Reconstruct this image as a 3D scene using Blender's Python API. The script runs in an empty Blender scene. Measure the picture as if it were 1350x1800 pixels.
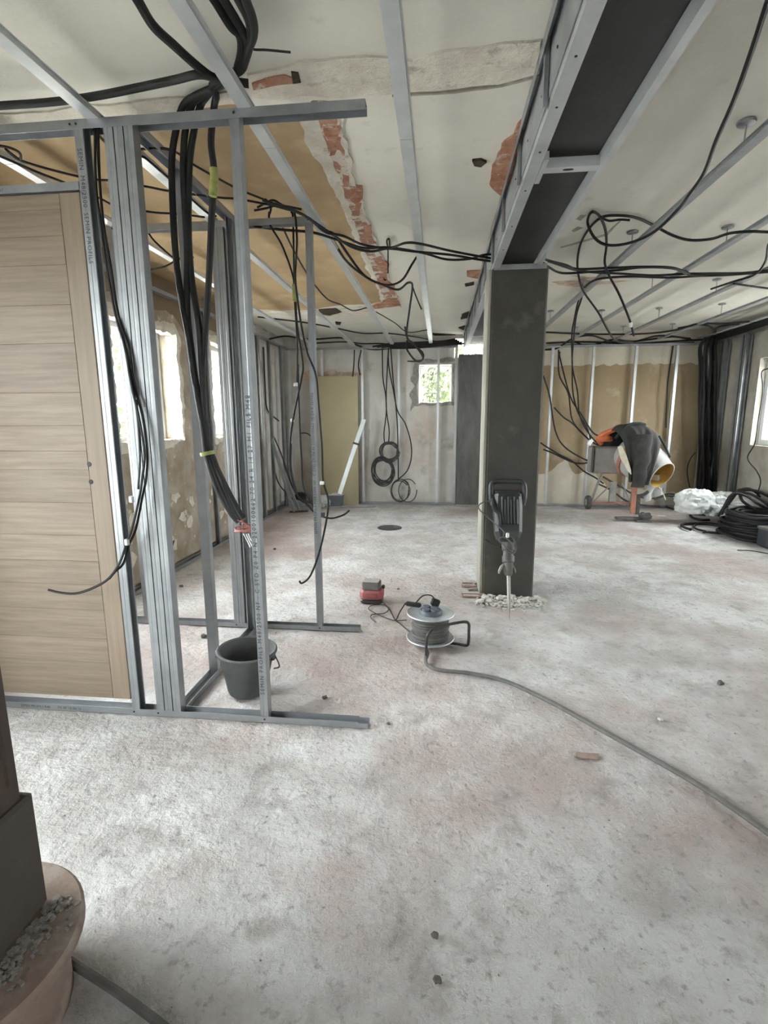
import bpy, math, random
from mathutils import Vector, Matrix, noise

random.seed(7)
SC = bpy.context.scene
COL = SC.collection

# ------------------------------------------------------------------ camera
F, PITCH, YAW, ROLL, H = 900.0, math.radians(10.4), math.radians(6.2), math.radians(-0.26), 1.37
fw = Vector((-math.sin(YAW) * math.cos(PITCH), math.cos(YAW) * math.cos(PITCH), -math.sin(PITCH)))
rt = Vector((math.cos(YAW), math.sin(YAW), 0))
up = rt.cross(fw)
rt, up = math.cos(ROLL) * rt + math.sin(ROLL) * up, -math.sin(ROLL) * rt + math.cos(ROLL) * up
cam_d = bpy.data.cameras.new('camera')
cam_d.sensor_fit = 'VERTICAL'
cam_d.sensor_height = 36.0
cam_d.lens = 36.0 * F / 1800.0
cam_d.clip_start = 0.02
cam = bpy.data.objects.new('camera', cam_d)
COL.objects.link(cam)
cam.matrix_world = Matrix(((rt.x, up.x, -fw.x, 0), (rt.y, up.y, -fw.y, 0), (rt.z, up.z, -fw.z, H), (0, 0, 0, 1)))
SC.camera = cam

# ------------------------------------------------------------------ sky and exposure
SC.view_settings.view_transform = 'Standard'
SC.view_settings.look = 'None'
SC.view_settings.gamma = 1.0
SC.view_settings.use_curve_mapping = False
SC.view_settings.exposure = 4.92
W = bpy.data.worlds.new('overcast_sky')
SC.world = W
W.use_nodes = True
bg = W.node_tree.nodes['Background']
bg.inputs[0].default_value = (0.97, 0.99, 1.0, 1)
bg.inputs[1].default_value = 1.0
SC.cycles.use_adaptive_sampling = True
SC.cycles.adaptive_threshold = 0.03
SC.cycles.max_bounces = 7
SC.cycles.diffuse_bounces = 4
SC.cycles.transparent_max_bounces = 8


def portal(name, loc, rot, sx, sy):
    d = bpy.data.lights.new(name, 'AREA')
    d.shape = 'RECTANGLE'
    d.size, d.size_y = sx, sy
    d.cycles.is_portal = True
    o = bpy.data.objects.new(name, d)
    o.location = loc
    o.rotation_euler = rot
    COL.objects.link(o)


PI = math.pi
# left openings (face +X), right openings (face -X), added back opening (face +Y), far window (face -Y)
XL, XR, YF, YB, ZC = -2.5, 4.05, 8.25, -2.6, 2.62
LEFT_HOLES = [(0.25, 1.45, 0.3, 2.15), (2.15, 3.5, 0.7, 2.25), (3.80, 4.82, 1.17, 2.16), (5.55, 6.5, 1.15, 2.2)]  # first two are unseen windows, added to brighten the near and middle floor
RIGHT_HOLES = [(3.2, 4.6, 0.95, 2.1), (5.75, 7.25, 1.0, 2.1)]  # first one is an unseen window added for more daylight
ADDED_BACK_HOLES = [(0.3, 1.3, 0.95, 2.15)]  # unseen window added behind the viewer to light the forward faces
FAR_HOLES = [(-0.335, 0.165, 1.60, 2.18)]
for i, (a, b, c, d) in enumerate(LEFT_HOLES):
    portal('daylight_portal', (XL - 0.32, (a + b) / 2, (c + d) / 2), (0, -PI / 2, 0), d - c, b - a)
for i, (a, b, c, d) in enumerate(RIGHT_HOLES):
    portal('daylight_portal', (XR + 0.32, (a + b) / 2, (c + d) / 2), (0, PI / 2, 0), d - c, b - a)
for i, (a, b, c, d) in enumerate(ADDED_BACK_HOLES):
    portal('daylight_portal', ((a + b) / 2, YB - 0.32, (c + d) / 2), (PI / 2, 0, PI), b - a, d - c)
portal('daylight_portal', (-0.085, YF + 0.32, 1.89), (PI / 2, 0, 0), 0.5, 0.58)


# ------------------------------------------------------------------ where a line of sight meets a plane of the room
def ray(x, y):
    return fw + rt * ((x - 675) / F) - up * ((y - 900) / F)


def A(x, y, Y):
    d = ray(x, y)
    return Vector((0, 0, H)) + d * (Y / d.y)


def Z(x, y, z=2.5):
    d = ray(x, y)
    return Vector((0, 0, H)) + d * ((z - H) / d.z)


def X_(x, y, X):
    d = ray(x, y)
    return Vector((0, 0, H)) + d * (X / d.x)


# ------------------------------------------------------------------ materials
def mat(name, c1, c2=None, rough=0.7, metal=0.0, scale=6.0, bump=0.0, bscale=40.0, detail=6.0, lo=0.35, hi=0.65,
        c3=None, scale3=2.0, lo3=0.5, hi3=0.65, stretch=None, spec=0.5, rot=None, bdist=0.02, c4=None, scale4=9.0, lo4=0.55, hi4=0.7, c5=None, scale5=30.0, lo5=0.58, hi5=0.7, off3=11.7):
    m = bpy.data.materials.new(name)
    m.use_nodes = True
    nt = m.node_tree
    N, L = nt.nodes, nt.links
    bs = N['Principled BSDF']
    bs.inputs['Roughness'].default_value = rough
    bs.inputs['Metallic'].default_value = metal
    bs.inputs['Specular IOR Level'].default_value = spec
    tc = N.new('ShaderNodeTexCoord')
    mp = N.new('ShaderNodeMapping')
    L.new(tc.outputs['Object'], mp.inputs['Vector'])
    if stretch:
        mp.inputs['Scale'].default_value = stretch
    if rot:
        mp.inputs['Rotation'].default_value = rot

    def layer(prev, col, sc, l, h, off):
        nz = N.new('ShaderNodeTexNoise')
        nz.inputs['Scale'].default_value = sc
        nz.inputs['Detail'].default_value = detail
        nz.inputs['Roughness'].default_value = 0.62
        ad = N.new('ShaderNodeVectorMath')
        ad.inputs[1].default_value = (off, off * 0.7, off * 1.3)
        L.new(mp.outputs[0], ad.inputs[0])
        L.new(ad.outputs[0], nz.inputs['Vector'])
        mr = N.new('ShaderNodeMapRange')
        mr.inputs[1].default_value = l
        mr.inputs[2].default_value = h
        L.new(nz.outputs['Fac'], mr.inputs[0])
        mx = N.new('ShaderNodeMix')
        mx.data_type = 'RGBA'
        L.new(mr.outputs[0], mx.inputs[0])
        if isinstance(prev, tuple):
            mx.inputs[6].default_value = (*prev, 1)
        else:
            L.new(prev, mx.inputs[6])
        mx.inputs[7].default_value = (*col, 1)
        return mx.outputs[2]
    out = c1
    if c2 is not None:
        out = layer(out, c2, scale, lo, hi, 3.1)
    if c3 is not None:
        out = layer(out, c3, scale3, lo3, hi3, off3)
    if c4 is not None:
        out = layer(out, c4, scale4, lo4, hi4, 27.3)
    if c5 is not None:
        out = layer(out, c5, scale5, lo5, hi5, 43.9)
    if isinstance(out, tuple):
        bs.inputs['Base Color'].default_value = (*out, 1)
    else:
        L.new(out, bs.inputs['Base Color'])
    if bump:
        nz = N.new('ShaderNodeTexNoise')
        nz.inputs['Scale'].default_value = bscale
        nz.inputs['Detail'].default_value = 8
        nz.inputs['Roughness'].default_value = 0.65
        L.new(mp.outputs[0], nz.inputs['Vector'])
        bp = N.new('ShaderNodeBump')
        bp.inputs['Strength'].default_value = min(1.0, bump)
        bp.inputs['Distance'].default_value = bdist
        L.new(nz.outputs['Fac'], bp.inputs['Height'])
        L.new(bp.outputs[0], bs.inputs['Normal'])
    return m


M = {}
OFF3 = 17.9
M['floor'] = mat('dusty_concrete', (0.50, 0.485, 0.465), (0.68, 0.675, 0.665), 0.9, scale=2.6, bump=1.0, bscale=25, detail=10, lo=0.38, hi=0.58,
                 c3=(0.45, 0.365, 0.34), scale3=0.8, lo3=0.45, hi3=0.64, spec=0.2, bdist=0.03, c4=(0.38, 0.35, 0.33), scale4=7.0, lo4=0.53, hi4=0.74,
                 c5=(0.30, 0.28, 0.26), scale5=34.0, lo5=0.565, hi5=0.74, off3=OFF3)  # last layer paints the shade of fine crevices into the colour
M['ceiling'] = mat('old_white_plaster', (0.70, 0.675, 0.60), (0.62, 0.60, 0.53), 0.9, scale=1.3, bump=0.12, bscale=30,
                   c3=(0.55, 0.52, 0.46), scale3=5, lo3=0.62, hi3=0.75, spec=0.2)
M['rough_plaster'] = mat('broken_plaster', (0.74, 0.70, 0.61), (0.60, 0.55, 0.47), 0.95, scale=9, bump=0.8, bscale=12, spec=0.15, bdist=0.03,
                         c3=(0.44, 0.40, 0.33), scale3=11, lo3=0.58, hi3=0.7)
M['brick_mix'] = mat('plaster_flecked_brick', (0.66, 0.60, 0.52), (0.40, 0.22, 0.155), 0.95, scale=9, bump=0.9, bscale=16, spec=0.15, bdist=0.03, lo=0.47, hi=0.53,
                     c3=(0.22, 0.17, 0.13), scale3=14, lo3=0.62, hi3=0.68)
M['tan'] = mat('tan_paint', (0.40, 0.29, 0.165), (0.33, 0.235, 0.135), 0.85, scale=1.6, bump=0.1, bscale=50,
               c3=(0.46, 0.35, 0.21), scale3=2.5, lo3=0.52, hi3=0.7, spec=0.2)
M['brick'] = mat('exposed_clay_brick', (0.36, 0.15, 0.09), (0.52, 0.30, 0.21), 0.9, scale=12, bump=0.8, bscale=50,
                 c3=(0.55, 0.48, 0.40), scale3=16, lo3=0.56, hi3=0.66, spec=0.15)
M['shard'] = mat('dusty_brick', (0.33, 0.25, 0.22), (0.25, 0.16, 0.135), 0.95, scale=18, bump=0.4)
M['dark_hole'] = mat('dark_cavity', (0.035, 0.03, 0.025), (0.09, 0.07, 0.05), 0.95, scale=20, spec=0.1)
M['crack'] = mat('grey_crack', (0.30, 0.28, 0.235), (0.40, 0.37, 0.32), 0.95, scale=20, spec=0.1)  # flat grey marks drawn for thin ceiling cracks
M['stain'] = mat('rust_stain', (0.45, 0.29, 0.2), (0.62, 0.53, 0.45), 0.95, scale=12, spec=0.1)
M['farwall'] = mat('grey_mottled_plaster', (0.62, 0.60, 0.56), (0.50, 0.475, 0.44), 0.92, scale=2.0, bump=0.35, bscale=22,
                   c3=(0.46, 0.37, 0.30), scale3=1.3, lo3=0.55, hi3=0.75, c4=(0.33, 0.31, 0.285), scale4=3.5, lo4=0.58, hi4=0.75, spec=0.2)
M['cream'] = mat('cream_plaster', (0.56, 0.51, 0.42), (0.46, 0.42, 0.345), 0.92, scale=2.5, bump=0.3, bscale=25, spec=0.2)
M['tanwall'] = mat('ochre_wall_paint', (0.33, 0.255, 0.16), (0.27, 0.20, 0.12), 0.8, scale=1.5, bump=0.25, bscale=16,
                   c3=(0.42, 0.35, 0.25), scale3=3.0, lo3=0.58, hi3=0.72, spec=0.3)
M['leftwall'] = mat('rough_stone_render', (0.30, 0.245, 0.18), (0.44, 0.39, 0.32), 0.95, scale=5, bump=0.9, bscale=14,
                    c3=(0.60, 0.56, 0.50), scale3=9, lo3=0.60, hi3=0.66, spec=0.15)
M['browntop'] = mat('brown_wall_paint', (0.25, 0.185, 0.12), (0.20, 0.15, 0.10), 0.85, scale=2, spec=0.2, bump=0.15)
M['rightwall'] = mat('beige_grey_plaster', (0.42, 0.39, 0.335), (0.34, 0.31, 0.26), 0.92, scale=2.2, bump=0.3, bscale=22,
                     c3=(0.5, 0.47, 0.42), scale3=1.5, spec=0.2)
M['galv'] = mat('galvanised_steel', (0.34, 0.355, 0.37), (0.27, 0.285, 0.30), 0.42, 0.65, scale=9, bump=0.03, bscale=60)
M['galv_bright'] = mat('bright_zinc_steel', (0.62, 0.64, 0.65), (0.52, 0.54, 0.55), 0.38, 0.6, scale=7)
M['galv_dull'] = mat('dull_zinc_steel', (0.38, 0.395, 0.405), (0.28, 0.295, 0.305), 0.5, 0.6, scale=7)
M['ink'] = mat('black_ink', (0.05, 0.05, 0.055), None, 0.8)
M['screw'] = mat('black_screw', (0.02, 0.02, 0.02), None, 0.5, 0.5)
M['cable'] = mat('black_cable_sheath', (0.008, 0.008, 0.0085), (0.016, 0.016, 0.016), 0.6, scale=15, spec=0.35)
M['dustycable'] = mat('dusty_cable_sheath', (0.03, 0.03, 0.031), (0.055, 0.055, 0.055), 0.7, scale=18)
M['greycable'] = mat('grey_rubber_cord', (0.13, 0.125, 0.118), (0.09, 0.087, 0.081), 0.75, scale=25)
M['brownwire'] = mat('pale_brown_wire', (0.35, 0.26, 0.2), None, 0.6)
M['copper'] = mat('copper_wire', (0.36, 0.13, 0.10), (0.27, 0.085, 0.065), 0.5, 0.0, scale=30)
M['whitewire'] = mat('white_wire', (0.75, 0.75, 0.75), None, 0.5)
M['tape'] = mat('yellow_green_tape', (0.34, 0.34, 0.08), (0.20, 0.23, 0.07), 0.5, scale=40)
M['label'] = mat('white_tag', (0.8, 0.8, 0.78), None, 0.6)
M['steel'] = mat('dark_primed_steel', (0.024, 0.025, 0.026), (0.037, 0.038, 0.038), 0.5, 0.2, scale=3, bump=0.1, bscale=30)
M['post'] = mat('dark_cement_coat', (0.055, 0.053, 0.045), (0.078, 0.076, 0.065), 0.75, scale=2.5, bump=0.2, bscale=22,
                c3=(0.15, 0.145, 0.13), scale3=3.5, lo3=0.6, hi3=0.8)
M['farpost'] = mat('smeared_black_cement', (0.075, 0.074, 0.070), (0.12, 0.118, 0.11), 0.8, scale=3, bump=0.3, bscale=18,
                   c3=(0.36, 0.35, 0.33), scale3=5, lo3=0.66, hi3=0.78, stretch=(2.5, 2.5, 0.8))
M['paleside'] = mat('pale_side_strip', (0.36, 0.345, 0.30), (0.28, 0.265, 0.225), 0.8, scale=5, stretch=(4, 4, 0.6), bump=0.2)  # pale tone of the strips on the column's left face
for k_, f_ in (('oak', 1.0), ('oak_b', 0.94), ('oak_c', 1.05)):
    M[k_] = mat('pale_oak_veneer', (0.255 * f_, 0.20 * f_, 0.147 * f_), (0.185 * f_, 0.138 * f_, 0.098 * f_), 0.55, scale=4, stretch=(0.8, 8, 14), bump=0.05, bscale=8, detail=8)
M['oak2'] = mat('pale_oak_stile', (0.255, 0.199, 0.145), (0.21, 0.16, 0.114), 0.55, scale=4, stretch=(14, 8, 0.8), detail=8)
M['darkwood'] = mat('dark_brown_wood', (0.048, 0.030, 0.021), (0.03, 0.018, 0.013), 0.6, scale=5, stretch=(12, 12, 0.8), bump=0.2, bscale=10)
M['dustwood'] = mat('dusty_brown_wood', (0.06, 0.050, 0.041), (0.045, 0.036, 0.028), 0.85, scale=4, bump=0.2, bscale=14)
M['plinth'] = mat('terracotta_stone', (0.24, 0.18, 0.145), (0.18, 0.125, 0.095), 0.9, scale=5, bump=0.25, bscale=30,
                  c3=(0.33, 0.29, 0.255), scale3=4, lo3=0.5, hi3=0.65)
M['grit'] = mat('grey_grit', (0.36, 0.345, 0.32), (0.25, 0.235, 0.215), 0.95, scale=25, bump=1, bscale=60)
M['bucket'] = mat('dusty_black_rubber', (0.06, 0.064, 0.064), (0.09, 0.094, 0.093), 0.75, scale=5, bump=0.15, c3=(0.16, 0.16, 0.155), scale3=7, lo3=0.6, hi3=0.75)
M['reel'] = mat('zinc_reel_disc', (0.42, 0.45, 0.47), (0.52, 0.55, 0.56), 0.45, 0.5, scale=8)
M['navy'] = mat('dark_blue_plastic', (0.06, 0.075, 0.10), (0.09, 0.10, 0.125), 0.5, scale=10)
M['blackpaint'] = mat('black_enamel', (0.035, 0.034, 0.033), (0.06, 0.057, 0.053), 0.4, 0.2, scale=12)
M['plastic'] = mat('dark_green_grey_plastic', (0.022, 0.028, 0.027), (0.04, 0.046, 0.045), 0.5, scale=10)
M['ham_metal'] = mat('dusty_tool_steel', (0.085, 0.083, 0.078), (0.15, 0.145, 0.135), 0.6, 0.3, scale=18)
M['chisel'] = mat('worn_chisel_steel', (0.42, 0.40, 0.37), (0.34, 0.32, 0.30), 0.45, 0.4, scale=14)
M['red'] = mat('dusty_red_plastic', (0.30, 0.06, 0.065), (0.34, 0.13, 0.13), 0.6, scale=12)
M['greyblock'] = mat('grey_block', (0.15, 0.14, 0.135), (0.10, 0.095, 0.09), 0.85, scale=14, bump=0.3)
M['paleblock'] = mat('pale_grey', (0.36, 0.335, 0.31), (0.28, 0.26, 0.24), 0.9, scale=14)
M['board'] = mat('yellowish_plasterboard', (0.42, 0.375, 0.245), (0.385, 0.34, 0.22), 0.8, scale=2)
M['alu'] = mat('aluminium_straightedge', (0.80, 0.86, 0.90), (0.72, 0.78, 0.82), 0.3, 0.4, scale=6)
M['trough'] = mat('slate_blue_plastic', (0.115, 0.125, 0.145), (0.15, 0.16, 0.18), 0.6, scale=9)
M['orange'] = mat('orange_paint', (0.62, 0.155, 0.055), (0.52, 0.14, 0.06), 0.6, scale=8)
M['orangedust'] = mat('faded_orange_paint', (0.43, 0.18, 0.115), (0.33, 0.16, 0.11), 0.7, scale=14)
M['mixgrey'] = mat('cement_crusted_steel', (0.33, 0.315, 0.29), (0.25, 0.235, 0.215), 0.85, scale=9, bump=0.3)
M['drum'] = mat('crusted_drum', (0.48, 0.47, 0.45), (0.36, 0.355, 0.345), 0.7, scale=6, bump=0.3)
M['yellow'] = mat('yellow_drum_lining', (0.52, 0.33, 0.085), (0.42, 0.26, 0.07), 0.7, scale=6)
M['jacket'] = mat('charcoal_jacket_cloth', (0.026, 0.025, 0.024), (0.045, 0.043, 0.041), 0.9, scale=6, bump=0.2, bscale=60)
M['jacketedge'] = mat('black_green_trim', (0.015, 0.03, 0.027), None, 0.9)
M['lining'] = mat('cream_lining', (0.62, 0.58, 0.46), (0.5, 0.46, 0.36), 0.85, scale=20)
M['tyre'] = mat('black_tyre', (0.045, 0.043, 0.04), (0.10, 0.095, 0.088), 0.9, scale=20)
M['bag'] = mat('white_plastic_sack', (0.68, 0.70, 0.69), (0.58, 0.60, 0.59), 0.35, scale=4, bump=0.25, bscale=9)
M['bag2'] = mat('grey_dusty_sack', (0.55, 0.55, 0.53), (0.46, 0.46, 0.44), 0.5, scale=4, bump=0.3, bscale=9)
M['case'] = mat('dark_blue_case', (0.03, 0.035, 0.045), (0.05, 0.055, 0.065), 0.5, scale=8)
M['chips'] = mat('concrete_chips', (0.62, 0.60, 0.56), (0.50, 0.48, 0.45), 0.95, scale=20, bump=0.5)
M['darkchip'] = mat('dark_debris', (0.08, 0.075, 0.07), (0.15, 0.14, 0.13), 0.9, scale=20)
M['pvc'] = mat('white_pvc', (0.62, 0.65, 0.66), None, 0.4)
M['leaf'] = mat('spring_leaves', (0.042, 0.058, 0.016), (0.075, 0.09, 0.03), 0.7, scale=1.5)
M['bark'] = mat('grey_bark', (0.16, 0.14, 0.11), (0.22, 0.2, 0.16), 0.9, scale=8)
M['bounce_gravel'] = mat('pale_gravel', (0.46, 0.45, 0.43), (0.38, 0.37, 0.35), 0.9, scale=3)  # unseen ground given a pale neutral tone to bounce daylight inside
M['house'] = mat('pale_render', (0.7, 0.68, 0.6), None, 0.9)
g = bpy.data.materials.new('window_glass')
g.use_nodes = True
nt = g.node_tree
nt.nodes.clear()
o_ = nt.nodes.new('ShaderNodeOutputMaterial')
t_ = nt.nodes.new('ShaderNodeBsdfTransparent')
t_.inputs[0].default_value = (0.96, 0.98, 0.98, 1)
g_ = nt.nodes.new('ShaderNodeBsdfGlossy')
g_.inputs['Roughness'].default_value = 0.02
x_ = nt.nodes.new('ShaderNodeMixShader')
x_.inputs[0].default_value = 0.05
nt.links.new(t_.outputs[0], x_.inputs[1])
nt.links.new(g_.outputs[0], x_.inputs[2])
nt.links.new(x_.outputs[0], o_.inputs[0])
M['glass'] = g


# ------------------------------------------------------------------ builders
def catmull(pts, n=6, closed=False):
    pts = [Vector(p) for p in pts]
    if len(pts) < 3:
        return pts
    out = []
    m = len(pts)
    rng = range(m) if closed else range(m - 1)
    for i in rng:
        p0 = pts[(i - 1) % m] if closed or i > 0 else pts[0] * 2 - pts[1]
        p1, p2 = pts[i], pts[(i + 1) % m]
        p3 = pts[(i + 2) % m] if closed or i < m - 2 else pts[-1] * 2 - pts[-2]
        for k in range(n):
            t = k / n
            out.append(0.5 * ((2 * p1) + (p2 - p0) * t + (2 * p0 - 5 * p1 + 4 * p2 - p3) * t * t + (3 * p1 - p0 - 3 * p2 + p3) * t ** 3))
    if not closed:
        out.append(pts[-1])
    return out


class MB:
    def __init__(s):
        s.v, s.f = [], []

    def add(s, vs, fs):
        o = len(s.v)
        s.v += [Vector(v) for v in vs]
        s.f += [tuple(i + o for i in f) for f in fs]
        return s

    def box(s, x0, x1, y0, y1, z0, z1, R=None):
        vs = [Vector((x, y, z)) for x in (x0, x1) for y in (y0, y1) for z in (z0, z1)]
        if R is not None:
            vs = [R @ v for v in vs]
        return s.add(vs, [(0, 1, 3, 2), (4, 6, 7, 5), (0, 4, 5, 1), (2, 3, 7, 6), (0, 2, 6, 4), (1, 5, 7, 3)])

    def rbox(s, x0, x1, y0, y1, z0, z1, b=0.01, R=None):
        """box with chamfered edges: an octagonal plan, inset top and bottom"""
        def ringxy(x0, x1, y0, y1, c):
            return [(x0 + c, y0), (x1 - c, y0), (x1, y0 + c), (x1, y1 - c), (x1 - c, y1), (x0 + c, y1), (x0, y1 - c), (x0, y0 + c)]
        rings = [[(*p, z0) for p in ringxy(x0 + b, x1 - b, y0 + b, y1 - b, b)], [(*p, z0 + b) for p in ringxy(x0, x1, y0, y1, b * 1.5)],
                 [(*p, z1 - b) for p in ringxy(x0, x1, y0, y1, b * 1.5)], [(*p, z1) for p in ringxy(x0 + b, x1 - b, y0 + b, y1 - b, b)]]
        vs = [Vector(p) for r in rings for p in r]
        if R is not None:
            vs = [R @ v for v in vs]
        fs = [tuple(range(7, -1, -1)), tuple(range(24, 32))]
        for k in range(3):
            for i in range(8):
                j = (i + 1) % 8
                fs.append((k * 8 + i, k * 8 + j, k * 8 + 8 + j, k * 8 + 8 + i))
        return s.add(vs, fs)

    def extrude(s, outline, p0, p1, u, v):
        """2-D outline (in u, v) swept straight from p0 to p1"""
        p0, p1, u, v = Vector(p0), Vector(p1), Vector(u), Vector(v)
        n = len(outline)
        vs = [p + u * a + v * b for p in (p0, p1) for a, b in outline]
        fs = [tuple(range(n)), tuple(range(2 * n - 1, n - 1, -1))]
        for i in range(n):
            j = (i + 1) % n
            fs.append((i, i + n, j + n, j))
        return s.add(vs, fs)

    def tube(s, pts, r, n=7, closed=False, cap=True):
        pts = [Vector(p) for p in pts]
        m = len(pts)
        rs = r if isinstance(r, (list, tuple)) else [r] * m
        base = len(s.v)
        prev = None
        for i, p in enumerate(pts):
            if closed:
                t = pts[(i + 1) % m] - pts[i - 1]
            else:
                t = pts[min(i + 1, m - 1)] - pts[max(i - 1, 0)]
            if t.length < 1e-9:
                t = Vector((0, 0, 1))
            t.normalize()
            if prev is None:
                a = Vector((0, 0, 1)) if abs(t.z) < 0.9 else Vector((1, 0, 0))
                a = (a - t * a.dot(t)).normalized()
            else:
                a = prev - t * prev.dot(t)
                a = a.normalized() if a.length > 1e-6 else t.orthogonal().normalized()
            prev = a
            b = t.cross(a)
            for k in range(n):
                w = 2 * PI * k / n
                s.v.append(p + (a * math.cos(w) + b * math.sin(w)) * rs[i])
        for i in range(m if closed else m - 1):
            for k in range(n):
                i2 = (i + 1) % m
                k2 = (k + 1) % n
                s.f.append((base + i * n + k, base + i * n + k2, base + i2 * n + k2, base + i2 * n + k))
        if cap and not closed:
            s.f.append(tuple(base + k for k in range(n - 1, -1, -1)))
            s.f.append(tuple(base + (m - 1) * n + k for k in range(n)))
        return s

    def lathe(s, prof, c=(0, 0, 0), n=28, R=None, cap=True):
        """profile (radius, height) spun round the local Z axis"""
        base = len(s.v)
        c = Vector(c)
        for r, z in prof:
            for k in range(n):
                w = 2 * PI * k / n
                p = Vector((r * math.cos(w), r * math.sin(w), z))
                s.v.append(c + (R @ p if R is not None else p))
        for i in range(len(prof) - 1):
            for k in range(n):
                k2 = (k + 1) % n
                s.f.append((base + i * n + k, base + i * n + k2, base + (i + 1) * n + k2, base + (i + 1) * n + k))
        if cap:
            if prof[0][0] > 1e-4:
                s.f.append(tuple(base + k for k in range(n - 1, -1, -1)))
            if prof[-1][0] > 1e-4:
                s.f.append(tuple(base + (len(prof) - 1) * n + k for k in range(n)))
        return s

    def build(s, name, m, parent=None, smooth=False, origin=None):
        if origin is None:
            if parent is not None:
                origin = Vector(parent['_o'])
            else:
                lo = Vector([min(v[i] for v in s.v) for i in range(3)])
                hi = Vector([max(v[i] for v in s.v) for i in range(3)])
                origin = Vector(((lo.x + hi.x) / 2, (lo.y + hi.y) / 2, lo.z))
        origin = Vector(origin)
        me = bpy.data.meshes.new(name)
        me.from_pydata([tuple(v - origin) for v in s.v], [], s.f)
        me.materials.append(M[m] if isinstance(m, str) else m)
        if smooth:
            me.polygons.foreach_set('use_smooth', [True] * len(me.polygons))
            try:
                me.set_sharp_from_angle(angle=math.radians(40))
            except Exception:
                pass
        me.update()
        o = bpy.data.objects.new(name, me)
        COL.objects.link(o)
        o['_o'] = tuple(origin)
        if parent is not None:
            o.parent = parent
            o.location = origin - Vector(parent['_o'])
        else:
            o.location = origin
        return o


def tag(o, label, cat, group=None, kind=None):
    o['label'] = label
    o['category'] = cat
    if group:
        o['group'] = group
    if kind:
        o['kind'] = kind
    return o


def thing(name, loc, label, cat, group=None):
    o = bpy.data.objects.new(name, None)
    COL.objects.link(o)
    o.location = loc
    o.empty_display_size = 0.1
    o['_o'] = tuple(loc)
    return tag(o, label, cat, group)


def struct(o):
    o['kind'] = 'structure'
    return o


def jag(pts, step=0.05, amp=0.012, seed=0.0):
    """break the straight sides of an outline into a ragged edge"""
    out = []
    n = len(pts)
    for i in range(n):
        a, b = Vector(pts[i]), Vector(pts[(i + 1) % n])
        k = max(1, int((b - a).length / step))
        for j in range(k):
            p = a.lerp(b, j / k)
            q = p * 9.0 + Vector((seed, seed * 2, 0))
            out.append(p + Vector((noise.noise(q), noise.noise(q + Vector((31, 7, 3))), noise.noise(q + Vector((5, 17, 53))))) * amp * 2)
    return out


def patch(name, pts, nrm, thick, m, parent, step=0.05, amp=0.012, seed=0.0):
    """a ragged-edged skin lying on a wall or ceiling, standing off it by its thickness"""
    nrm = Vector(nrm)
    pl = jag(pts, step, amp, seed)
    d0 = Vector(pts[0]).dot(nrm)
    pl = [p + nrm * (d0 - p.dot(nrm)) for p in pl]
    n = len(pl)
    mb = MB()
    vs = [p - nrm * 0.002 for p in pl] + [p + nrm * thick for p in pl]
    fs = [tuple(range(n, 2 * n))]
    for i in range(n):
        j = (i + 1) % n
        fs.append((i, j, j + n, i + n))
    mb.add(vs, fs)
    return mb.build(name, m, parent)


def holes_wall(mb, horiz, a0, a1, z0, z1, t0, t1, holes):
    """a wall slab with rectangular openings; horiz 'x' runs along X, 'y' along Y"""
    us = sorted({a0, a1, *[h[0] for h in holes], *[h[1] for h in holes]})
    zs = sorted({z0, z1, *[h[2] for h in holes], *[h[3] for h in holes]})
    for i in range(len(us) - 1):
        for j in range(len(zs) - 1):
            cu, cz = (us[i] + us[i + 1]) / 2, (zs[j] + zs[j + 1]) / 2
            if any(h[0] < cu < h[1] and h[2] < cz < h[3] for h in holes):
                continue
            if horiz == 'x':
                mb.box(us[i], us[i + 1], t0, t1, zs[j], zs[j + 1])
            else:
                mb.box(t0, t1, us[i], us[i + 1], zs[j], zs[j + 1])


def c_out(f=0.036, d=0.048, t=0.0016, lip=0.007, flip=False, rib=True):
    """C stud section: flanges of length f along u, web of length d along v at u = 0"""
    fr = [(0, 0)] + ([(f * .38, 0), (f * .44, .0007), (f * .56, .0007), (f * .62, 0)] if rib else []) + [(f, 0)]
    bk = [(f, d)] + ([(f * .62, d), (f * .56, d - .0007), (f * .44, d - .0007), (f * .38, d)] if rib else []) + [(0, d)]
    o = fr + [(f, lip), (f - t, lip), (f - t, t + .002), (t, t + .002), (t, d - t - .002), (f - t, d - t - .002), (f - t, d - lip), (f, d - lip)] + bk
    if flip:
        o = [(f - a, b) for a, b in o]
    return o


def u_out(w=0.050, h=0.030, t=0.0016):
    return [(0, 0), (w, 0), (w, h), (w - t, h), (w - t, t), (t, t), (t, h), (0, h)]


def stud_x(parent, x, y, z0, z1, flip=False, f=0.036, d=0.048, m='galv', name='stud'):
    """stud of a frame that runs along X: flange faces -Y"""
    return MB().extrude(c_out(f, d, flip=flip), (x, y, z0), (x, y, z1), (1, 0, 0), (0, 1, 0)).build(name, m, parent)


def stud_y(parent, x, y, z0, z1, flip=False, f=0.036, d=0.048, m='galv', name='stud'):
    """stud of a frame that runs along Y: flange faces +X or -X"""
    return MB().extrude(c_out(f, d, flip=flip), (x, y, z0), (x, y, z1), (0, 1, 0), (1, 0, 0)).build(name, m, parent)


def screw(parent, p, n, r=0.0045):
    n = Vector(n)
    R = n.to_track_quat('Z', 'Y').to_matrix()
    return MB().lathe([(r, -0.001), (r, 0.001), (r * .5, 0.002)], p, 8, R).build('screw', 'screw', parent)


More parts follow.
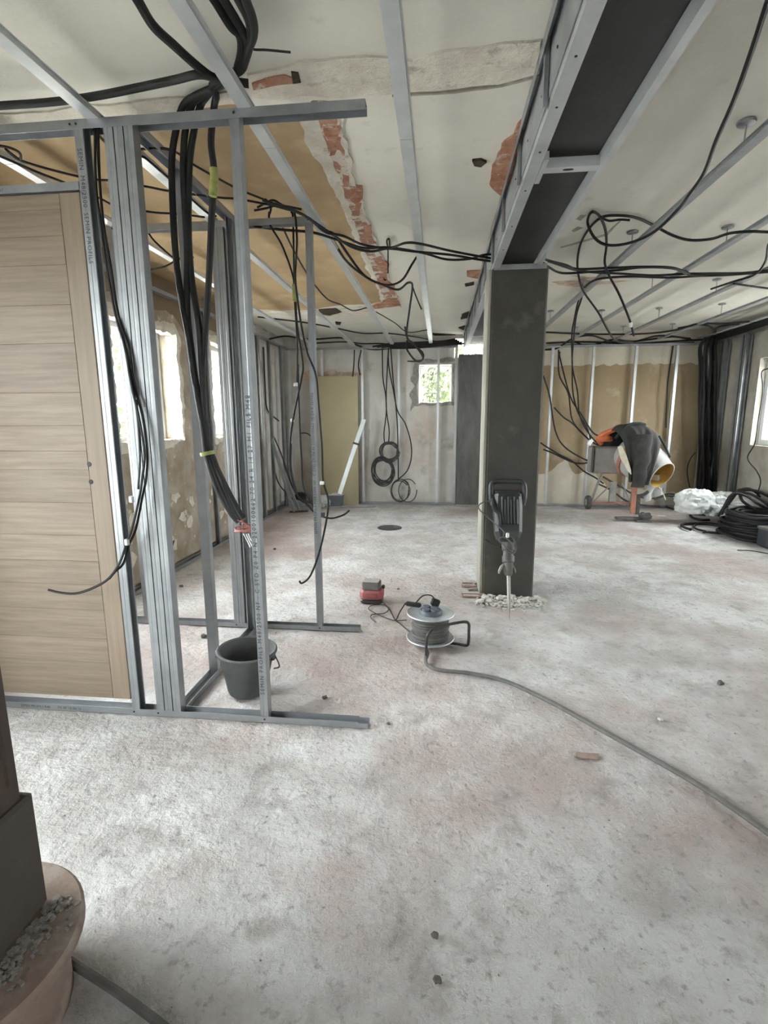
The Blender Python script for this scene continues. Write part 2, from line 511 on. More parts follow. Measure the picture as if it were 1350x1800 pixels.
def text(s, size, p, u, v, parent, m='ink', name='printing', spacing=1.0):
    cu = bpy.data.curves.new('txt', 'FONT')
    cu.body = s
    cu.size = size
    cu.space_character = spacing
    cu.resolution_u = 2
    to = bpy.data.objects.new('txt', cu)
    COL.objects.link(to)
    dg = bpy.context.evaluated_depsgraph_get()
    me = bpy.data.meshes.new_from_object(to.evaluated_get(dg))
    vs = [vv.co.copy() for vv in me.vertices]
    fs = [tuple(pp.vertices) for pp in me.polygons]
    bpy.data.objects.remove(to)
    bpy.data.curves.remove(cu)
    bpy.data.meshes.remove(me)
    u, v, p = Vector(u), Vector(v), Vector(p)
    return MB().add([p + u * q.x + v * q.y for q in vs], fs).build(name, m, parent)


CABLES = []


def inside(p, r):
    """keep a cable's path in front of the walls and under the ceiling"""
    p = Vector(p)
    k = 1.0
    d = p - Vector((0, 0, H))
    for c_, lo, hi in ((d.x, XL + r + .02, XR - r - .02), (d.y, YB, YF - r - .03), (d.z, r - H, ZC - r - .012 - H)):
        if c_ > hi:
            k = min(k, hi / c_)
        elif c_ < lo:
            k = min(k, lo / c_)
    return Vector((0, 0, H)) + d * k


def cable(name, pts, r, label, group=None, m='cable', n=6, sub=6, cat='cable'):
    pts = [inside(p, r) for p in pts]
    o = MB().tube(catmull(pts, sub), r, n).build(name, m, None, True)
    return tag(o, label, cat, group)


# ================================================================== THE SETTING
# floor: a dusty, chipped slab with real relief
def floor_mesh():
    mb = MB()
    xs, ys = [], []
    x = XL - 0.3
    while x < XR + 0.3:
        xs.append(x)
        x += 0.028 if -1.4 < x < 2.2 else 0.07
    y = YB - 0.3
    while y < YF + 0.3:
        ys.append(y)
        y += 0.10 if y < 0.4 else (0.022 if y < 3.0 else 0.045)
    nx = len(xs)
    for y in ys:
        for x in xs:
            q = Vector((x, y, 0))
            h = noise.fractal(q * 3.0, 1.0, 2.0, 3) * 0.0022 + noise.fractal(q * 12.0 + Vector((9, 4, 0)), 0.8, 2.0, 3) * 0.0055
            h += -0.004 * max(0.0, noise.noise(q * 7 + Vector((40, 0, 0))) - 0.45)
            mb.v.append(Vector((x, y, min(h, 0.004) - 0.004)))
    for j in range(len(ys) - 1):
        for i in range(nx - 1):
            a = j * nx + i
            mb.f.append((a, a + 1, a + 1 + nx, a + nx))
    return mb


fl = floor_mesh().build('floor', 'floor', None, True, origin=(0, 0, 0))
struct(fl)
fl['label'] = 'dusty pale grey concrete floor with pinkish worn patches'
ce = MB().box(XL - .3, XR + .3, YB - .3, YF + .3, ZC, ZC + .15).build('ceiling', 'ceiling', None, origin=(0, 0, 0))
struct(ce)
ce['label'] = 'old white plaster ceiling with a tan area and broken strips'

wl = MB()
holes_wall(wl, 'y', YB - .3, YF + .3, -0.02, ZC, XL - .3, XL, LEFT_HOLES)
wl = struct(wl.build('wall_left', 'leftwall', None, origin=(0, 0, 0)))
wl['label'] = 'rough stone left wall with ragged window openings'
wr = MB()
holes_wall(wr, 'y', YB - .3, YF + .3, -0.02, ZC, XR, XR + .3, RIGHT_HOLES)
wr = struct(wr.build('wall_right', 'rightwall', None, origin=(0, 0, 0)))
wr['label'] = 'beige grey plastered right wall'
wf = MB()
holes_wall(wf, 'x', XL, XR, -0.02, ZC, YF, YF + .3, FAR_HOLES + [(0.20, 0.72, 2.28, 2.56)])
wf = struct(wf.build('wall_far', 'farwall', None, origin=(0, 0, 0)))
wf['label'] = 'mottled grey far wall with one small window opening'
wb = MB()
holes_wall(wb, 'x', XL, XR, -0.02, ZC, YB - .3, YB, ADDED_BACK_HOLES)
wb = struct(wb.build('wall_back', 'rightwall', None, origin=(0, 0, 0)))
wb['label'] = 'plain wall behind the viewer'

# windows: seen ones, and unseen ones added for daylight
WN = [0]


def window(axis, plane, h, frame=0.05, mull=False, out=1):
    WN[0] += 1
    a, b, c, d = h
    o = bpy.data.objects.new('window_%d' % WN[0], None)
    COL.objects.link(o)
    loc = ((a + b) / 2, plane, c) if axis == 'x' else (plane, (a + b) / 2, c)
    o.location = loc
    o['_o'] = loc
    struct(o)

    def bx(mb, u0, u1, z0, z1, t0, t1):
        if axis == 'x':
            mb.box(u0, u1, plane + t0, plane + t1, z0, z1)
        else:
            mb.box(plane + t0, plane + t1, u0, u1, z0, z1)
        return mb
    if frame:
        for u0, u1, z0, z1 in ((a, b, c, c + frame), (a, b, d - frame, d), (a, a + frame, c + frame, d - frame), (b - frame, b, c + frame, d - frame)):
            bx(MB(), u0, u1, z0, z1, -.03, .03).build('window_frame', 'pvc', o)
        if mull:
            bx(MB(), (a + b) / 2 - frame * .6, (a + b) / 2 + frame * .6, c + frame, d - frame, -.035, .035).build('mullion', 'pvc', o)
    bx(MB(), a + frame, b - frame, c + frame, d - frame, -.004, .004).build('pane', 'glass', o)
    return o


for i, h in enumerate(LEFT_HOLES):
    window('y', XL - .2, h, 0.045, i < 2)
for i, h in enumerate(RIGHT_HOLES):
    window('y', XR + .12, h, 0.075, True)
for h in ADDED_BACK_HOLES:
    window('x', YB - .15, h, 0.05, True)
window('x', YF + .2, FAR_HOLES[0], 0.018)

# ---- skins of the ceiling: tan paint, broken plaster, exposed brick
CN = (0, 0, -1)
zc = ZC


def zp(l):
    return [Z(a, b, zc) for a, b in l]


tan_edge = zp([(465, 192), (472, 199), (497, 206), (527, 210), (536, 228), (543, 252), (568, 292), (586, 327), (588, 340), (597, 352),
               (608, 377), (619, 403), (635, 441), (645, 468), (654, 485), (664, 502), (671, 529), (652, 534), (604, 536), (570, 540), (550, 545), (485, 545), (453, 543)])
tan_edge += [Vector((XL, 6.0, zc)), Vector((XL, 2.33, zc)), Vector((-1.6, 2.25, zc)), Vector((-0.9, 2.2, zc))]
patch('tan_painted_area', tan_edge, CN, 0.003, 'tan', ce, 0.06, 0.012, 1)
ridge = zp([(527, 207), (545, 180), (600, 178), (606, 240), (622, 300), (640, 360), (660, 420), (682, 480), (705, 540), (671, 531), (664, 503),
            (654, 486), (645, 469), (635, 442), (619, 404), (608, 378), (597, 353), (588, 341), (586, 328), (568, 293), (543, 253), (536, 229)])
patch('broken_plaster_ridge', ridge, CN, 0.010, 'rough_plaster', ce, 0.03, 0.014, 5)
patch('broken_plaster_ridge', zp([(437, 132), (520, 108), (640, 90), (720, 100), (820, 78), (948, 72), (950, 128), (880, 142), (800, 150), (690, 163), (640, 168), (440, 170)]),
      CN, 0.008, 'rough_plaster', ce, 0.04, 0.012, 9)
patch('broken_plaster_ridge', zp([(453, 545), (550, 547), (640, 538), (680, 540), (640, 556), (560, 556), (453, 553)]), CN, 0.008, 'rough_plaster', ce, 0.06, 0.015, 3)
patch('broken_plaster_ridge', [Vector((XL, 2.24, zc)), Vector((-0.8, 2.17, zc)), Vector((-0.8, 2.24, zc)), Vector((-1.5, 2.30, zc)), Vector((XL, 2.38, zc))],
      CN, 0.007, 'rough_plaster', ce, 0.05, 0.015, 8)


patch('flecked_brick_strip', zp([(551, 180), (592, 182), (598, 235), (612, 300), (632, 360), (655, 425), (676, 480), (692, 528), (676, 524), (658, 478), (636, 425), (612, 362), (592, 300), (570, 236)]),
      CN, 0.0115, 'brick_mix', ce, 0.03, 0.012, 77)


def z2(l):
    return zp([(380 + a * .3556, b * .3556) for a, b in l])


def z5(l):
    return zp([(400 + a * .3407, 400 + b * .3407) for a, b in l])


for i, l in enumerate([[(475, 500), (590, 515), (600, 590), (560, 612), (510, 600), (490, 560)], [(530, 612), (600, 600), (605, 640), (580, 690), (545, 690)],
                       [(560, 720), (600, 715), (600, 760), (570, 760)], [(620, 850), (650, 860), (660, 895), (640, 905), (620, 880)],
                       [(650, 910), (725, 915), (730, 960), (700, 1000), (670, 980)], [(690, 1000), (720, 990), (710, 1035), (690, 1030)],
                       [(722, 1110), (750, 1100), (790, 1195), (760, 1200), (735, 1160)], [(795, 1345), (835, 1345), (840, 1380), (815, 1385)]]):
    patch('exposed_brick', z2(l), CN, 0.013, 'brick', ce, 0.03, 0.012, i * 3.3)
for i, l in enumerate([[(760, 150), (800, 140), (830, 190), (820, 235), (780, 200)], [(800, 250), (850, 290), (870, 350), (830, 330)], [(740, 405), (830, 358), (875, 355), (890, 400), (760, 412)]]):
    patch('exposed_brick', z5(l), CN, 0.013, 'brick', ce, 0.04, 0.014, i * 2.3 + 30)
patch('exposed_brick', zp([(921, 205), (905, 232), (882, 251), (884, 262), (864, 290), (866, 322), (882, 341), (905, 300), (925, 240)]), CN, 0.012, 'brick', ce, 0.03, 0.012, 3)
patch('exposed_brick', zp([(822, 475), (852, 473), (850, 492), (838, 488), (822, 484)]), CN, 0.01, 'brick', ce, 0.04, 0.01, 6)
patch('exposed_brick', zp([(843, 452), (860, 450), (858, 466), (850, 463)]), CN, 0.01, 'brick', ce, 0.04, 0.01, 7)
patch('exposed_brick', zp([(443, 140), (500, 126), (512, 130), (512, 140), (445, 150)]), CN, 0.013, 'brick', ce, 0.03, 0.006, 11)
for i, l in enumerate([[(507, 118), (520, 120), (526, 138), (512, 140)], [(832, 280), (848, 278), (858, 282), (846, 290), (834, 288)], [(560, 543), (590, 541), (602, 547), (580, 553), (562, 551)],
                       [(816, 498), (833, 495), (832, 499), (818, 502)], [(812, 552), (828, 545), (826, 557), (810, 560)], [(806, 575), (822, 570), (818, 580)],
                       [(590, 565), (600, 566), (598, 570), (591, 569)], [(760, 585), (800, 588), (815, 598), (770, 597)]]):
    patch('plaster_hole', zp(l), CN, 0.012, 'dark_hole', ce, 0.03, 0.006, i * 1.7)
for i, l in enumerate([[(970, 495), (1010, 492), (1060, 495), (1110, 493), (1060, 500), (1010, 503), (985, 501)], [(1000, 485), (1060, 488), (1100, 486), (1120, 489), (1040, 491)]]):
    patch('rust_stain', zp(l), CN, 0.002, 'stain', ce, 0.05, 0.02, i + 20)
for i, l in enumerate([[(985, 434), (1065, 411), (1092, 384), (1093, 386), (1067, 414), (985, 436)], [(690, 164), (800, 158), (880, 146), (950, 128), (950, 131), (880, 149), (800, 161), (690, 166)],
                       [(1012, 385), (1020, 378), (1030, 378), (1020, 388)], [(1005, 405), (1015, 398), (1025, 400), (1010, 408)]]):
    patch('plaster_crack', zp(l), CN, 0.009 if i == 1 else 0.002, 'crack', ce, 0.05, 0.004, i + 40)

# ---- skins of the far wall
FN = (0, -1, 0)


def yp(l, Y=YF):
    return [A(a, b, Y) for a, b in l]


patch('cream_plaster_area', [Vector((0.75, YF, 0)), Vector((XR, YF, 0)), Vector((XR, YF, ZC)), Vector((0.75, YF, ZC))], FN, 0.004, 'cream', wf, 0.5, 0.0)
patch('ochre_painted_area', [Vector((0.76, YF - .004, .42)), Vector((1.3, YF - .004, .40)), Vector((1.75, YF - .004, .55)), Vector((1.95, YF - .004, .75)), Vector((2.1, YF - .004, .5)),
                             Vector((2.4, YF - .004, .55)), Vector((2.6, YF - .004, .3)), Vector((XR - .02, YF - .004, .2)), Vector((XR - .02, YF - .004, 2.14)), Vector((0.76, YF - .004, 2.13))], FN, 0.003, 'tanwall', wf, 0.05, 0.02, 4)
# rough dark mortar left round the far window
a, b, c, d = FAR_HOLES[0]
for i, q in enumerate([[(a - .11, c - .12), (a - .02, c - .02), (a - .02, d + .02), (a - .07, d + .06), (a - .12, d - .2), (a - .07, d - .32), (a - .13, c + .15)],
                       [(a - .05, d + .09), (b + .08, d + .08), (b + .03, d + .02), (a - .03, d + .02)], [(b + .01, c), (b + .05, c - .02), (b + .06, d + .03), (b + .015, d)],
                       [(a - .08, c - .04), (b + .05, c - .05), (b + .05, c - .005), (a - .03, c - .005)]]):
    patch('torn_mortar', [Vector((x, YF, z)) for x, z in q], FN, 0.012, 'grit', wf, 0.04, 0.02, i * 5)
patch('rusty_smear', [Vector((-2.2, YF, 1.95)), Vector((-1.2, YF, 2.0)), Vector((-1.2, YF, 2.1)), Vector((-2.2, YF, 2.12))], FN, 0.002, 'stain', wf, 0.06, 0.03, 8)

# ---- skins of the left wall
LN = (1, 0, 0)
patch('brown_painted_area', [Vector((XL, 2.2, 2.0)), Vector((XL, 3.75, 2.12)), Vector((XL, 3.8, 2.30)), Vector((XL, 4.8, 2.32)), Vector((XL, 5.0, 2.2)), Vector((XL, 5.12, 1.8)),
                             Vector((XL, 5.3, 1.6)), Vector((XL, 5.3, 2.3)), Vector((XL, 6.2, 2.35)), Vector((XL, 6.2, ZC)), Vector((XL, 2.2, ZC))], LN, 0.004, 'browntop', wl, 0.06, 0.02, 2)
patch('grey_plaster_area', [Vector((XL, 6.55, 0.05)), Vector((XL, YF, 0.05)), Vector((XL, YF, ZC)), Vector((XL, 6.75, ZC)), Vector((XL, 6.6, 1.5))], LN, 0.005, 'farwall', wl, 0.07, 0.03, 6)
def ragged_ring(h, seed):
    """torn plaster left standing round a window opening in the left wall"""
    a, b, c, d = h
    per = [(a, c), (b, c), (b, d), (a, d)]
    mid = ((a + b) / 2, (c + d) / 2)
    rows = []
    for i in range(4):
        p, q = per[i], per[(i + 1) % 4]
        n = int(math.hypot(q[0] - p[0], q[1] - p[1]) / .022)
        for k in range(n):
            y, z = p[0] + (q[0] - p[0]) * k / n, p[1] + (q[1] - p[1]) * k / n
            sg = Vector((y - mid[0], z - mid[1]))
            sg = Vector((sg.x / (b - a), sg.y / (d - c)))
            o = Vector((1 if sg.x > 0 else -1, 0)) if abs(sg.x) > abs(sg.y) else Vector((0, 1 if sg.y > 0 else -1))
            q3 = Vector((y * 5 + seed, z * 5, seed))
            n1, n2, n3 = noise.noise(q3 * 1.6), noise.noise(q3 * 1.1 + Vector((9, 3, 1))), noise.noise(q3 * 2.2 + Vector((2, 8, 5)))
            fine = noise.noise(q3 * 6)
            i0 = -.012 + .028 * n1 + .012 * fine
            o0 = .055 + .06 * n2 + .015 * fine
            hgt = max(.004, .018 + .022 * n3)
            P = lambda t, x: Vector((XL + x, y + o.x * t, z + o.y * t))
            rows.append([P(i0, -.10), P(i0, hgt * .6), P((i0 + o0) / 2, hgt + .004 * fine), P(o0, .003), P(o0 + .004, -.002)])
    m_ = MB()
    n = len(rows)
    vs = [p for r in rows for p in r]
    fs = []
    for i in range(n):
        j = (i + 1) % n
        for k in range(4):
            fs.append((i * 5 + k, i * 5 + k + 1, j * 5 + k + 1, j * 5 + k))
    return m_.add(vs, fs).build('torn_plaster_edge', 'rough_plaster', wl)


for hi, h in enumerate(LEFT_HOLES[2:]):
    ragged_ring(h, 3.3 + hi * 17)
for i in range(40):                                      # pale patches on the bare stone under the window
    y, z = random.uniform(3.4, 6.6), random.uniform(.1, 1.05)
    ring = [Vector((XL, y + random.uniform(.03, .09) * math.cos(w), z + random.uniform(.03, .08) * math.sin(w))) for w in [2 * PI * q / 8 for q in range(8)]]
    patch('pale_mortar_spot', ring, LN, .006, 'rough_plaster', wl, 0.03, 0.01, i * 2.7)

# ================================================================== STEEL BEAM AND COLUMNS
BX0, BX1 = 0.345, 0.672
b = thing('steel_beam', (0.5, 3.0, 2.40), 'dark steel ceiling beam framed by bright zinc rails, above the column', 'beam')
MB().box(BX0 + .02, BX1 - .02, -2.5, 8.2, 2.462, 2.480).build('lower_flange', 'steel', b)
MB().box(.495, .515, -2.5, 8.2, 2.48, ZC - .001).build('web', 'steel', b)
MB().extrude(u_out(0.05, 0.06), (0.402, -2.5, 2.40), (0.402, 8.15, 2.40), (-1, 0, 0), (0, 0, 1)).build('edge_rail', 'galv_bright', b)
MB().extrude(u_out(0.03, 0.06), (0.648, -2.5, 2.40), (0.648, 3.86, 2.40), (1, 0, 0), (0, 0, 1)).build('edge_rail', 'galv_bright', b)
MB().extrude(u_out(0.03, 0.06), (0.648, 4.28, 2.40), (0.648, 8.15, 2.40), (1, 0, 0), (0, 0, 1)).build('edge_rail', 'galv_bright', b)
MB().extrude(u_out(0.028, 0.045), (0.352, -2.5, 2.615), (0.352, 8.15, 2.615), (-1, 0, 0), (0, 0, -1)).build('upper_rail', 'galv', b)
y = -2.2
while y < 8.1:                                           # short uprights closing the side of the casing
    MB().extrude(c_out(), (0.345, y, 2.405), (0.345, y, 2.61), (0, 1, 0), (-.3, 0, 0)).build('side_stud', 'galv', b)
    y += 0.6
MB().box(0.3475, 0.3505, -2.5, 8.15, 2.43, 2.61).build('side_plate', 'galv_dull', b)
cross = MB().extrude(u_out(0.05, 0.04), (0.40, 2.45, 2.405), (0.65, 2.45, 2.405), (0, 1, 0), (0, 0, 1)).build('cross_bracket', 'galv_bright', b)
sl = MB().extrude([(0.022 * math.cos(w), 0.007 * math.sin(w)) for w in [2 * PI * k / 14 for k in range(14)]], (0.525, 2.472, 2.403), (0.525, 2.472, 2.4055), (1, 0, 0), (0, 1, 0)).build('slot', 'screw', cross)
MB().extrude(u_out(0.05, 0.04), (0.40, 7.0, 2.405), (0.65, 7.0, 2.405), (0, 1, 0), (0, 0, 1)).build('cross_bracket', 'galv_bright', b)
MB().box(0.404, 0.424, 2.36, 2.58, 2.398, 2.43).build('joint_plate', 'galv_bright', b)
for y in (1.75, 2.0, 2.3, 2.65, 3.1, 3.5):
    screw(b, (0.376, y, 2.3995), (0, 0, -1))
    screw(b, (0.3445, y + .12, 2.50), (-1, 0, 0))

pc = thing('concrete_column', (0.54, 4.1, 0), 'dark cement coated column standing under the beam', 'column')
MB().rbox(0.347, 0.735, 3.895, 4.27, -.01, 2.399, .008).build('shaft', 'post', pc)
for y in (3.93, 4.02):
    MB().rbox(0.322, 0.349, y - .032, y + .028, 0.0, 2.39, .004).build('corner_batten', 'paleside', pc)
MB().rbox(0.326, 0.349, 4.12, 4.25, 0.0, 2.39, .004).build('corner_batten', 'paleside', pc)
MB().box(0.36, 0.72, 3.893, 3.90, 2.385, 2.42).build('head_plate', 'galv_dull', pc)
fp = thing('wall_pier', (0.47, 8.1, 0), 'smeared black cement pier against the far wall', 'column')
MB().rbox(0.265, 0.70, 8.02, 8.25, -.01, 2.30, .006).build('shaft', 'farpost', fp)
MB().rbox(0.262, 0.71, 8.005, 8.03, 0.0, 0.03, .004).build('plinth_edge', 'grit', fp)

# ================================================================== CEILING RAILS
def rail(x, y0, y1, label, hangers, z=2.50, drop=0.0, w=0.05, m='galv_bright'):
    t = thing('ceiling_rail', (x, y0, z), label, 'rail', 'furring rails under the ceiling')

    def zz(yy):
        return z - drop * max(0.0, (yy - 2.0) / 6.2)
    ol = [(-w / 2, 0), (w / 2, 0), (w / 2, .018), (w / 2 + .006, .018), (w / 2 + .006, .0195), (w / 2 - .0016, .0195), (w / 2 - .0016, .0016),
          (-w / 2 + .0016, .0016), (-w / 2 + .0016, .0195), (-w / 2 - .006, .0195), (-w / 2 - .006, .018), (-w / 2, .018)]
    ys = [y0, 2.35, y1] if y0 < 2.2 else [y0, y1]
    for a, b_ in zip(ys[:-1], ys[1:]):
        MB().extrude(ol, (x, a, zz(a)), (x, b_ - .004, zz(b_)), (1, 0, 0), (0, 0, 1)).build('channel', m, t)
    for hy in hangers:
        h = MB().tube([(x, hy, zz(hy) + .015), (x, hy, ZC)], .004, 6).build('hanger_rod', 'galv_dull', t)
        MB().lathe([(.012, 0), (.036, .004), (.038, .014), (.03, .018)], (x, hy, ZC - .0185), 14).build('hanger_cap', 'galv_dull', h)
    return t


rail(-0.155, -2.5, 8.12, 'galvanised ceiling rail running straight up the middle of the white ceiling, left of the beam', [], drop=.045)
rail(-0.735, -2.5, 8.12, 'galvanised ceiling rail crossing above the front stud and along the tan ceiling edge', [], drop=.045)
rail(-1.335, -2.5, 8.12, 'galvanised ceiling rail passing above the pile of upright studs beside the door', [], drop=.04)
rail(-1.935, -2.5, 8.12, 'galvanised ceiling rail above the oak door, nearest the left wall', [], drop=.04)
rail(1.29, -2.5, 8.12, 'suspended ceiling rail nearest the beam on its right side', [1.35, 2.62, 3.95, 5.18, 6.6, 7.8], drop=.03, m='galv_dull')
rail(1.89, -2.5, 8.12, 'second suspended ceiling rail to the right of the beam', [2.6, 3.93, 5.16, 6.65, 7.8], drop=.03, m='galv_dull')
rail(2.52, -2.5, 8.12, 'third suspended ceiling rail to the right of the beam', [4.0, 5.33, 6.6, 7.8], drop=.03, m='galv_dull')
rail(3.13, -2.5, 8.12, 'fourth suspended ceiling rail to the right of the beam, passing above the mixer', [5.2, 6.45, 7.7], drop=.03, m='galv_dull')
rail(3.68, -2.5, 8.12, 'suspended ceiling rail closest to the right wall', [5.3, 6.5, 7.7], drop=.03, m='galv_dull')

# ================================================================== METAL STUD PARTITIONS
YA = 2.06
fa = thing('stud_partition', (-0.75, YA, 0), 'galvanised stud partition frame holding the oak door, nearest the viewer', 'frame')
bt = MB().extrude(u_out(), (-2.495, YA - .001, 0.002), (-0.345, YA - .001, 0.002), (0, 1, 0), (0, 0, 1))
bt = bt.build('bottom_track', 'galv', fa)
MB().extrude(u_out(h=.024), (-0.345, YA - .001, 0.002), (-0.30, YA - .001, 0.002), (0, 1, 0), (0, 0, 1)).build('track_end', 'galv', bt)
tt = MB().extrude(u_out(h=.034), (-2.495, YA - .001, 2.50), (-0.285, YA - .001, 2.50), (0, 1, 0), (0, 0, -1)).build('top_track', 'galv', fa)
ZT = 2.495
stud_x(fa, -1.416, YA, 0.005, ZT, False)
for k, dx in enumerate((0, .041, .082)):
    stud_x(fa, -1.296 + dx, YA + .001, 0.005, ZT, k % 2 == 0)
fs = stud_x(fa, -0.795, YA + .001, 0.005, ZT, True)
hd = MB().extrude(u_out(h=.03), (-2.495, YA, 2.285), (-1.42, YA, 2.285), (0, 1, 0), (0, 0, -1)).build('door_header', 'galv', fa)
text('SEMIN PROFILS M48/2500 NF : C STD Z0 P4 N 2200100662 70 24 R 14 27 M1 FILS M48', 0.027, (-0.7895 + .018, YA - .0006, 0.14), (0, 0, 1), (-1, 0, 0), fs, spacing=1.32)
text('SEMIN  M48/2500  SEMIN PROFILS', 0.026, (-1.408, YA - .0006, 2.40), (0, 0, -1), (1, 0, 0), fa, spacing=1.1)
text('PROFILS SEMIN   M48   R   CA CN 16186 A1', 0.019, (-2.10, YA - .0006, 2.263), (1, 0, 0), (0, 0, 1), hd)
text('SEMIN PROFILS R48        FX BR 16186 15', 0.018, (-1.99, YA - .0016, 0.010), (1, 0, 0), (0, 0, 1), bt)
for x, z in ((-1.43, 2.484), (-1.405, 2.484), (-0.777, 2.484), (-0.777, .018), (-1.29, .018), (-1.41, .018)):
    screw(fa, (x, YA - .0015, z), (0, -1, 0))

fs_ = thing('side_partition', (-1.2, 2.6, 0), 'short galvanised return frame behind the bucket, joining both stud partitions', 'frame')
MB().extrude(u_out(), (-1.225, 2.115, 0.002), (-1.225, 3.08, 0.002), (1, 0, 0), (0, 0, 1)).build('bottom_track', 'galv_dull', fs_)
MB().extrude(u_out(h=.034), (-1.225, 2.115, 2.50), (-1.225, 3.08, 2.50), (1, 0, 0), (0, 0, -1)).build('top_track', 'galv', fs_)
stud_y(fs_, -1.224, 2.46, 0.005, 2.49, False)
stud_y(fs_, -1.224, 3.02, 0.005, 2.49, True)

Y2 = 3.10
fb = thing('stud_partition', (-1.0, Y2, 0), 'second galvanised stud partition frame, further back with thin cables over its end', 'frame')
MB().extrude(u_out(), (-2.495, Y2, 0.002), (-0.50, Y2, 0.002), (0, 1, 0), (0, 0, 1)).build('bottom_track', 'galv', fb)
MB().extrude(u_out(h=.036), (-2.495, Y2, 2.50), (-0.745, Y2, 2.50), (0, 1, 0), (0, 0, -1)).build('top_track', 'galv_dull', fb)
for k, x in enumerate((-1.345, -1.307, -1.25, -1.213, -1.168)):
    stud_x(fb, x, Y2 + .001, 0.005, 2.49, k % 2 == 0, m='galv' if k != 2 else 'galv_dull')
es = stud_x(fb, -0.783, Y2 + .001, 0.005, 2.49, True)
stud_x(fb, -1.98, Y2 + .001, 0.005, 2.49, False)
text('SEMIN PROFILS M48/2500 NF : C STD Z0 P4 N 2200100662 70 24 R SEMIN', 0.025, (-0.762, Y2 - .0006, 0.65), (0, 0, 1), (-1, 0, 0), es, spacing=1.1)
for x, z in ((-0.765, 2.482), (-0.765, .018), (-1.33, .018), (-1.95, 2.482)):
    screw(fb, (x, Y2 - .0015, z), (0, -1, 0))

# lining frames along the walls
YS = 8.14
fl1 = thing('wall_lining_frame', (-1.2, YS, 0), 'galvanised lining frame on the far wall around the small window', 'frame')
MB().extrude(u_out(), (-2.42, YS, 0.002), (0.255, YS, 0.002), (0, 1, 0), (0, 0, 1)).build('bottom_track', 'galv', fl1)
MB().extrude(u_out(), (-2.42, YS, 2.45), (0.255, YS, 2.45), (0, 1, 0), (0, 0, -1)).build('top_track', 'galv', fl1)
for x in (-2.40, -1.87, -1.235, -0.665, -0.055, 0.215):
    stud_x(fl1, x, YS + .001, 0.005, 2.445, x < 0, m='galv_bright')
fl2 = thing('wall_lining_frame', (2.3, YS, 0), 'galvanised lining frame on the ochre far wall behind the mixer', 'frame')
MB().extrude(u_out(), (0.72, YS, 0.002), (3.95, YS, 0.002), (0, 1, 0), (0, 0, 1)).build('bottom_track', 'galv', fl2)
MB().extrude(u_out(), (0.72, YS, 2.42), (3.95, YS, 2.42), (0, 1, 0), (0, 0, -1)).build('top_track', 'galv', fl2)
for x in (0.76, 1.64, 2.23, 2.83, 3.40, 3.85):
    stud_x(fl2, x, YS + .001, 0.005, 2.415, x < 1, m='galv_bright')
fl3 = thing('wall_lining_frame', (-2.42, 6, 0), 'galvanised lining frame along the left window wall', 'frame')
MB().extrude(u_out(), (-2.42, 3.2, 0.002), (-2.42, 8.13, 0.002), (1, 0, 0), (0, 0, 1)).build('bottom_track', 'galv', fl3)
MB().extrude(u_out(), (-2.42, 3.2, 2.45), (-2.42, 8.13, 2.45), (1, 0, 0), (0, 0, -1)).build('top_track', 'galv', fl3)
for y in (5.22, 6.75, 7.2, 7.75):
    stud_y(fl3, -2.419, y, 0.005, 2.445, True, m='galv' if y < 7.1 else 'galv_dull')
fl4 = thing('wall_lining_frame', (3.95, 7, 0), 'dull galvanised lining studs on the right wall beside the white window', 'frame')
MB().extrude(u_out(), (3.95, 5.0, 0.002), (3.95, 8.2, 0.002), (1, 0, 0), (0, 0, 1)).build('bottom_track', 'galv_dull', fl4)
MB().extrude(u_out(), (3.95, 4.4, 2.45), (3.95, 8.2, 2.45), (1, 0, 0), (0, 0, -1)).build('top_track', 'galv_dull', fl4)
for y, f in ((8.02, .05), (7.93, .05), (7.50, .05), (7.42, .05)):
    stud_y(fl4, 3.949, y, 0.005, 2.445, True, f=f, d=.07, m='galv_dull')

# ================================================================== OAK DOOR
dr = thing('oak_door', (-1.8, YA + .02, 0.06), 'pale oak door leaf with horizontal grain and two latch holes', 'door')
D0, D1, DZ0, DZ1 = -2.36, -1.424, 0.075, 2.25
MB().box(D0 + .06, D1 - .06, YA + .014, YA + .044, DZ0, DZ1).build('core', 'oak', dr)
MB().rbox(D1 - .088, D1, YA + .006, YA + .046, DZ0, DZ1, .002).build('stile', 'oak2', dr)
MB().rbox(D0, D0 + .088, YA + .006, YA + .046, DZ0, DZ1, .002).build('stile', 'oak2', dr)
seams = [338, 366, 413, 464, 535, 603, 690, 748, 793, 826, 884, 941, 986, 1027, 1071, 1121, 1162, 1221]
zs = [A(100, s, YA).z for s in seams]
zs[0], zs[-1] = DZ1, DZ0
for z1, z0 in zip(zs[:-1], zs[1:]):
    MB().rbox(D0 + .089, D1 - .089, YA + .0075 + random.uniform(0, .0006), YA + .03, z0 + .0004, z1 - .0004, .0006).build('plank', random.choice(('oak', 'oak_b', 'oak_c')), dr)
for px, py in ((157, 816), (160, 847)):
    p = A(px, py, YA + .006)
    R = Vector((0, -1, 0)).to_track_quat('Z', 'Y').to_matrix()
    MB().lathe([(.0105, -.001), (.0105, .0012), (.008, .0014)], p, 14, R).build('latch_hole', 'screw', dr)

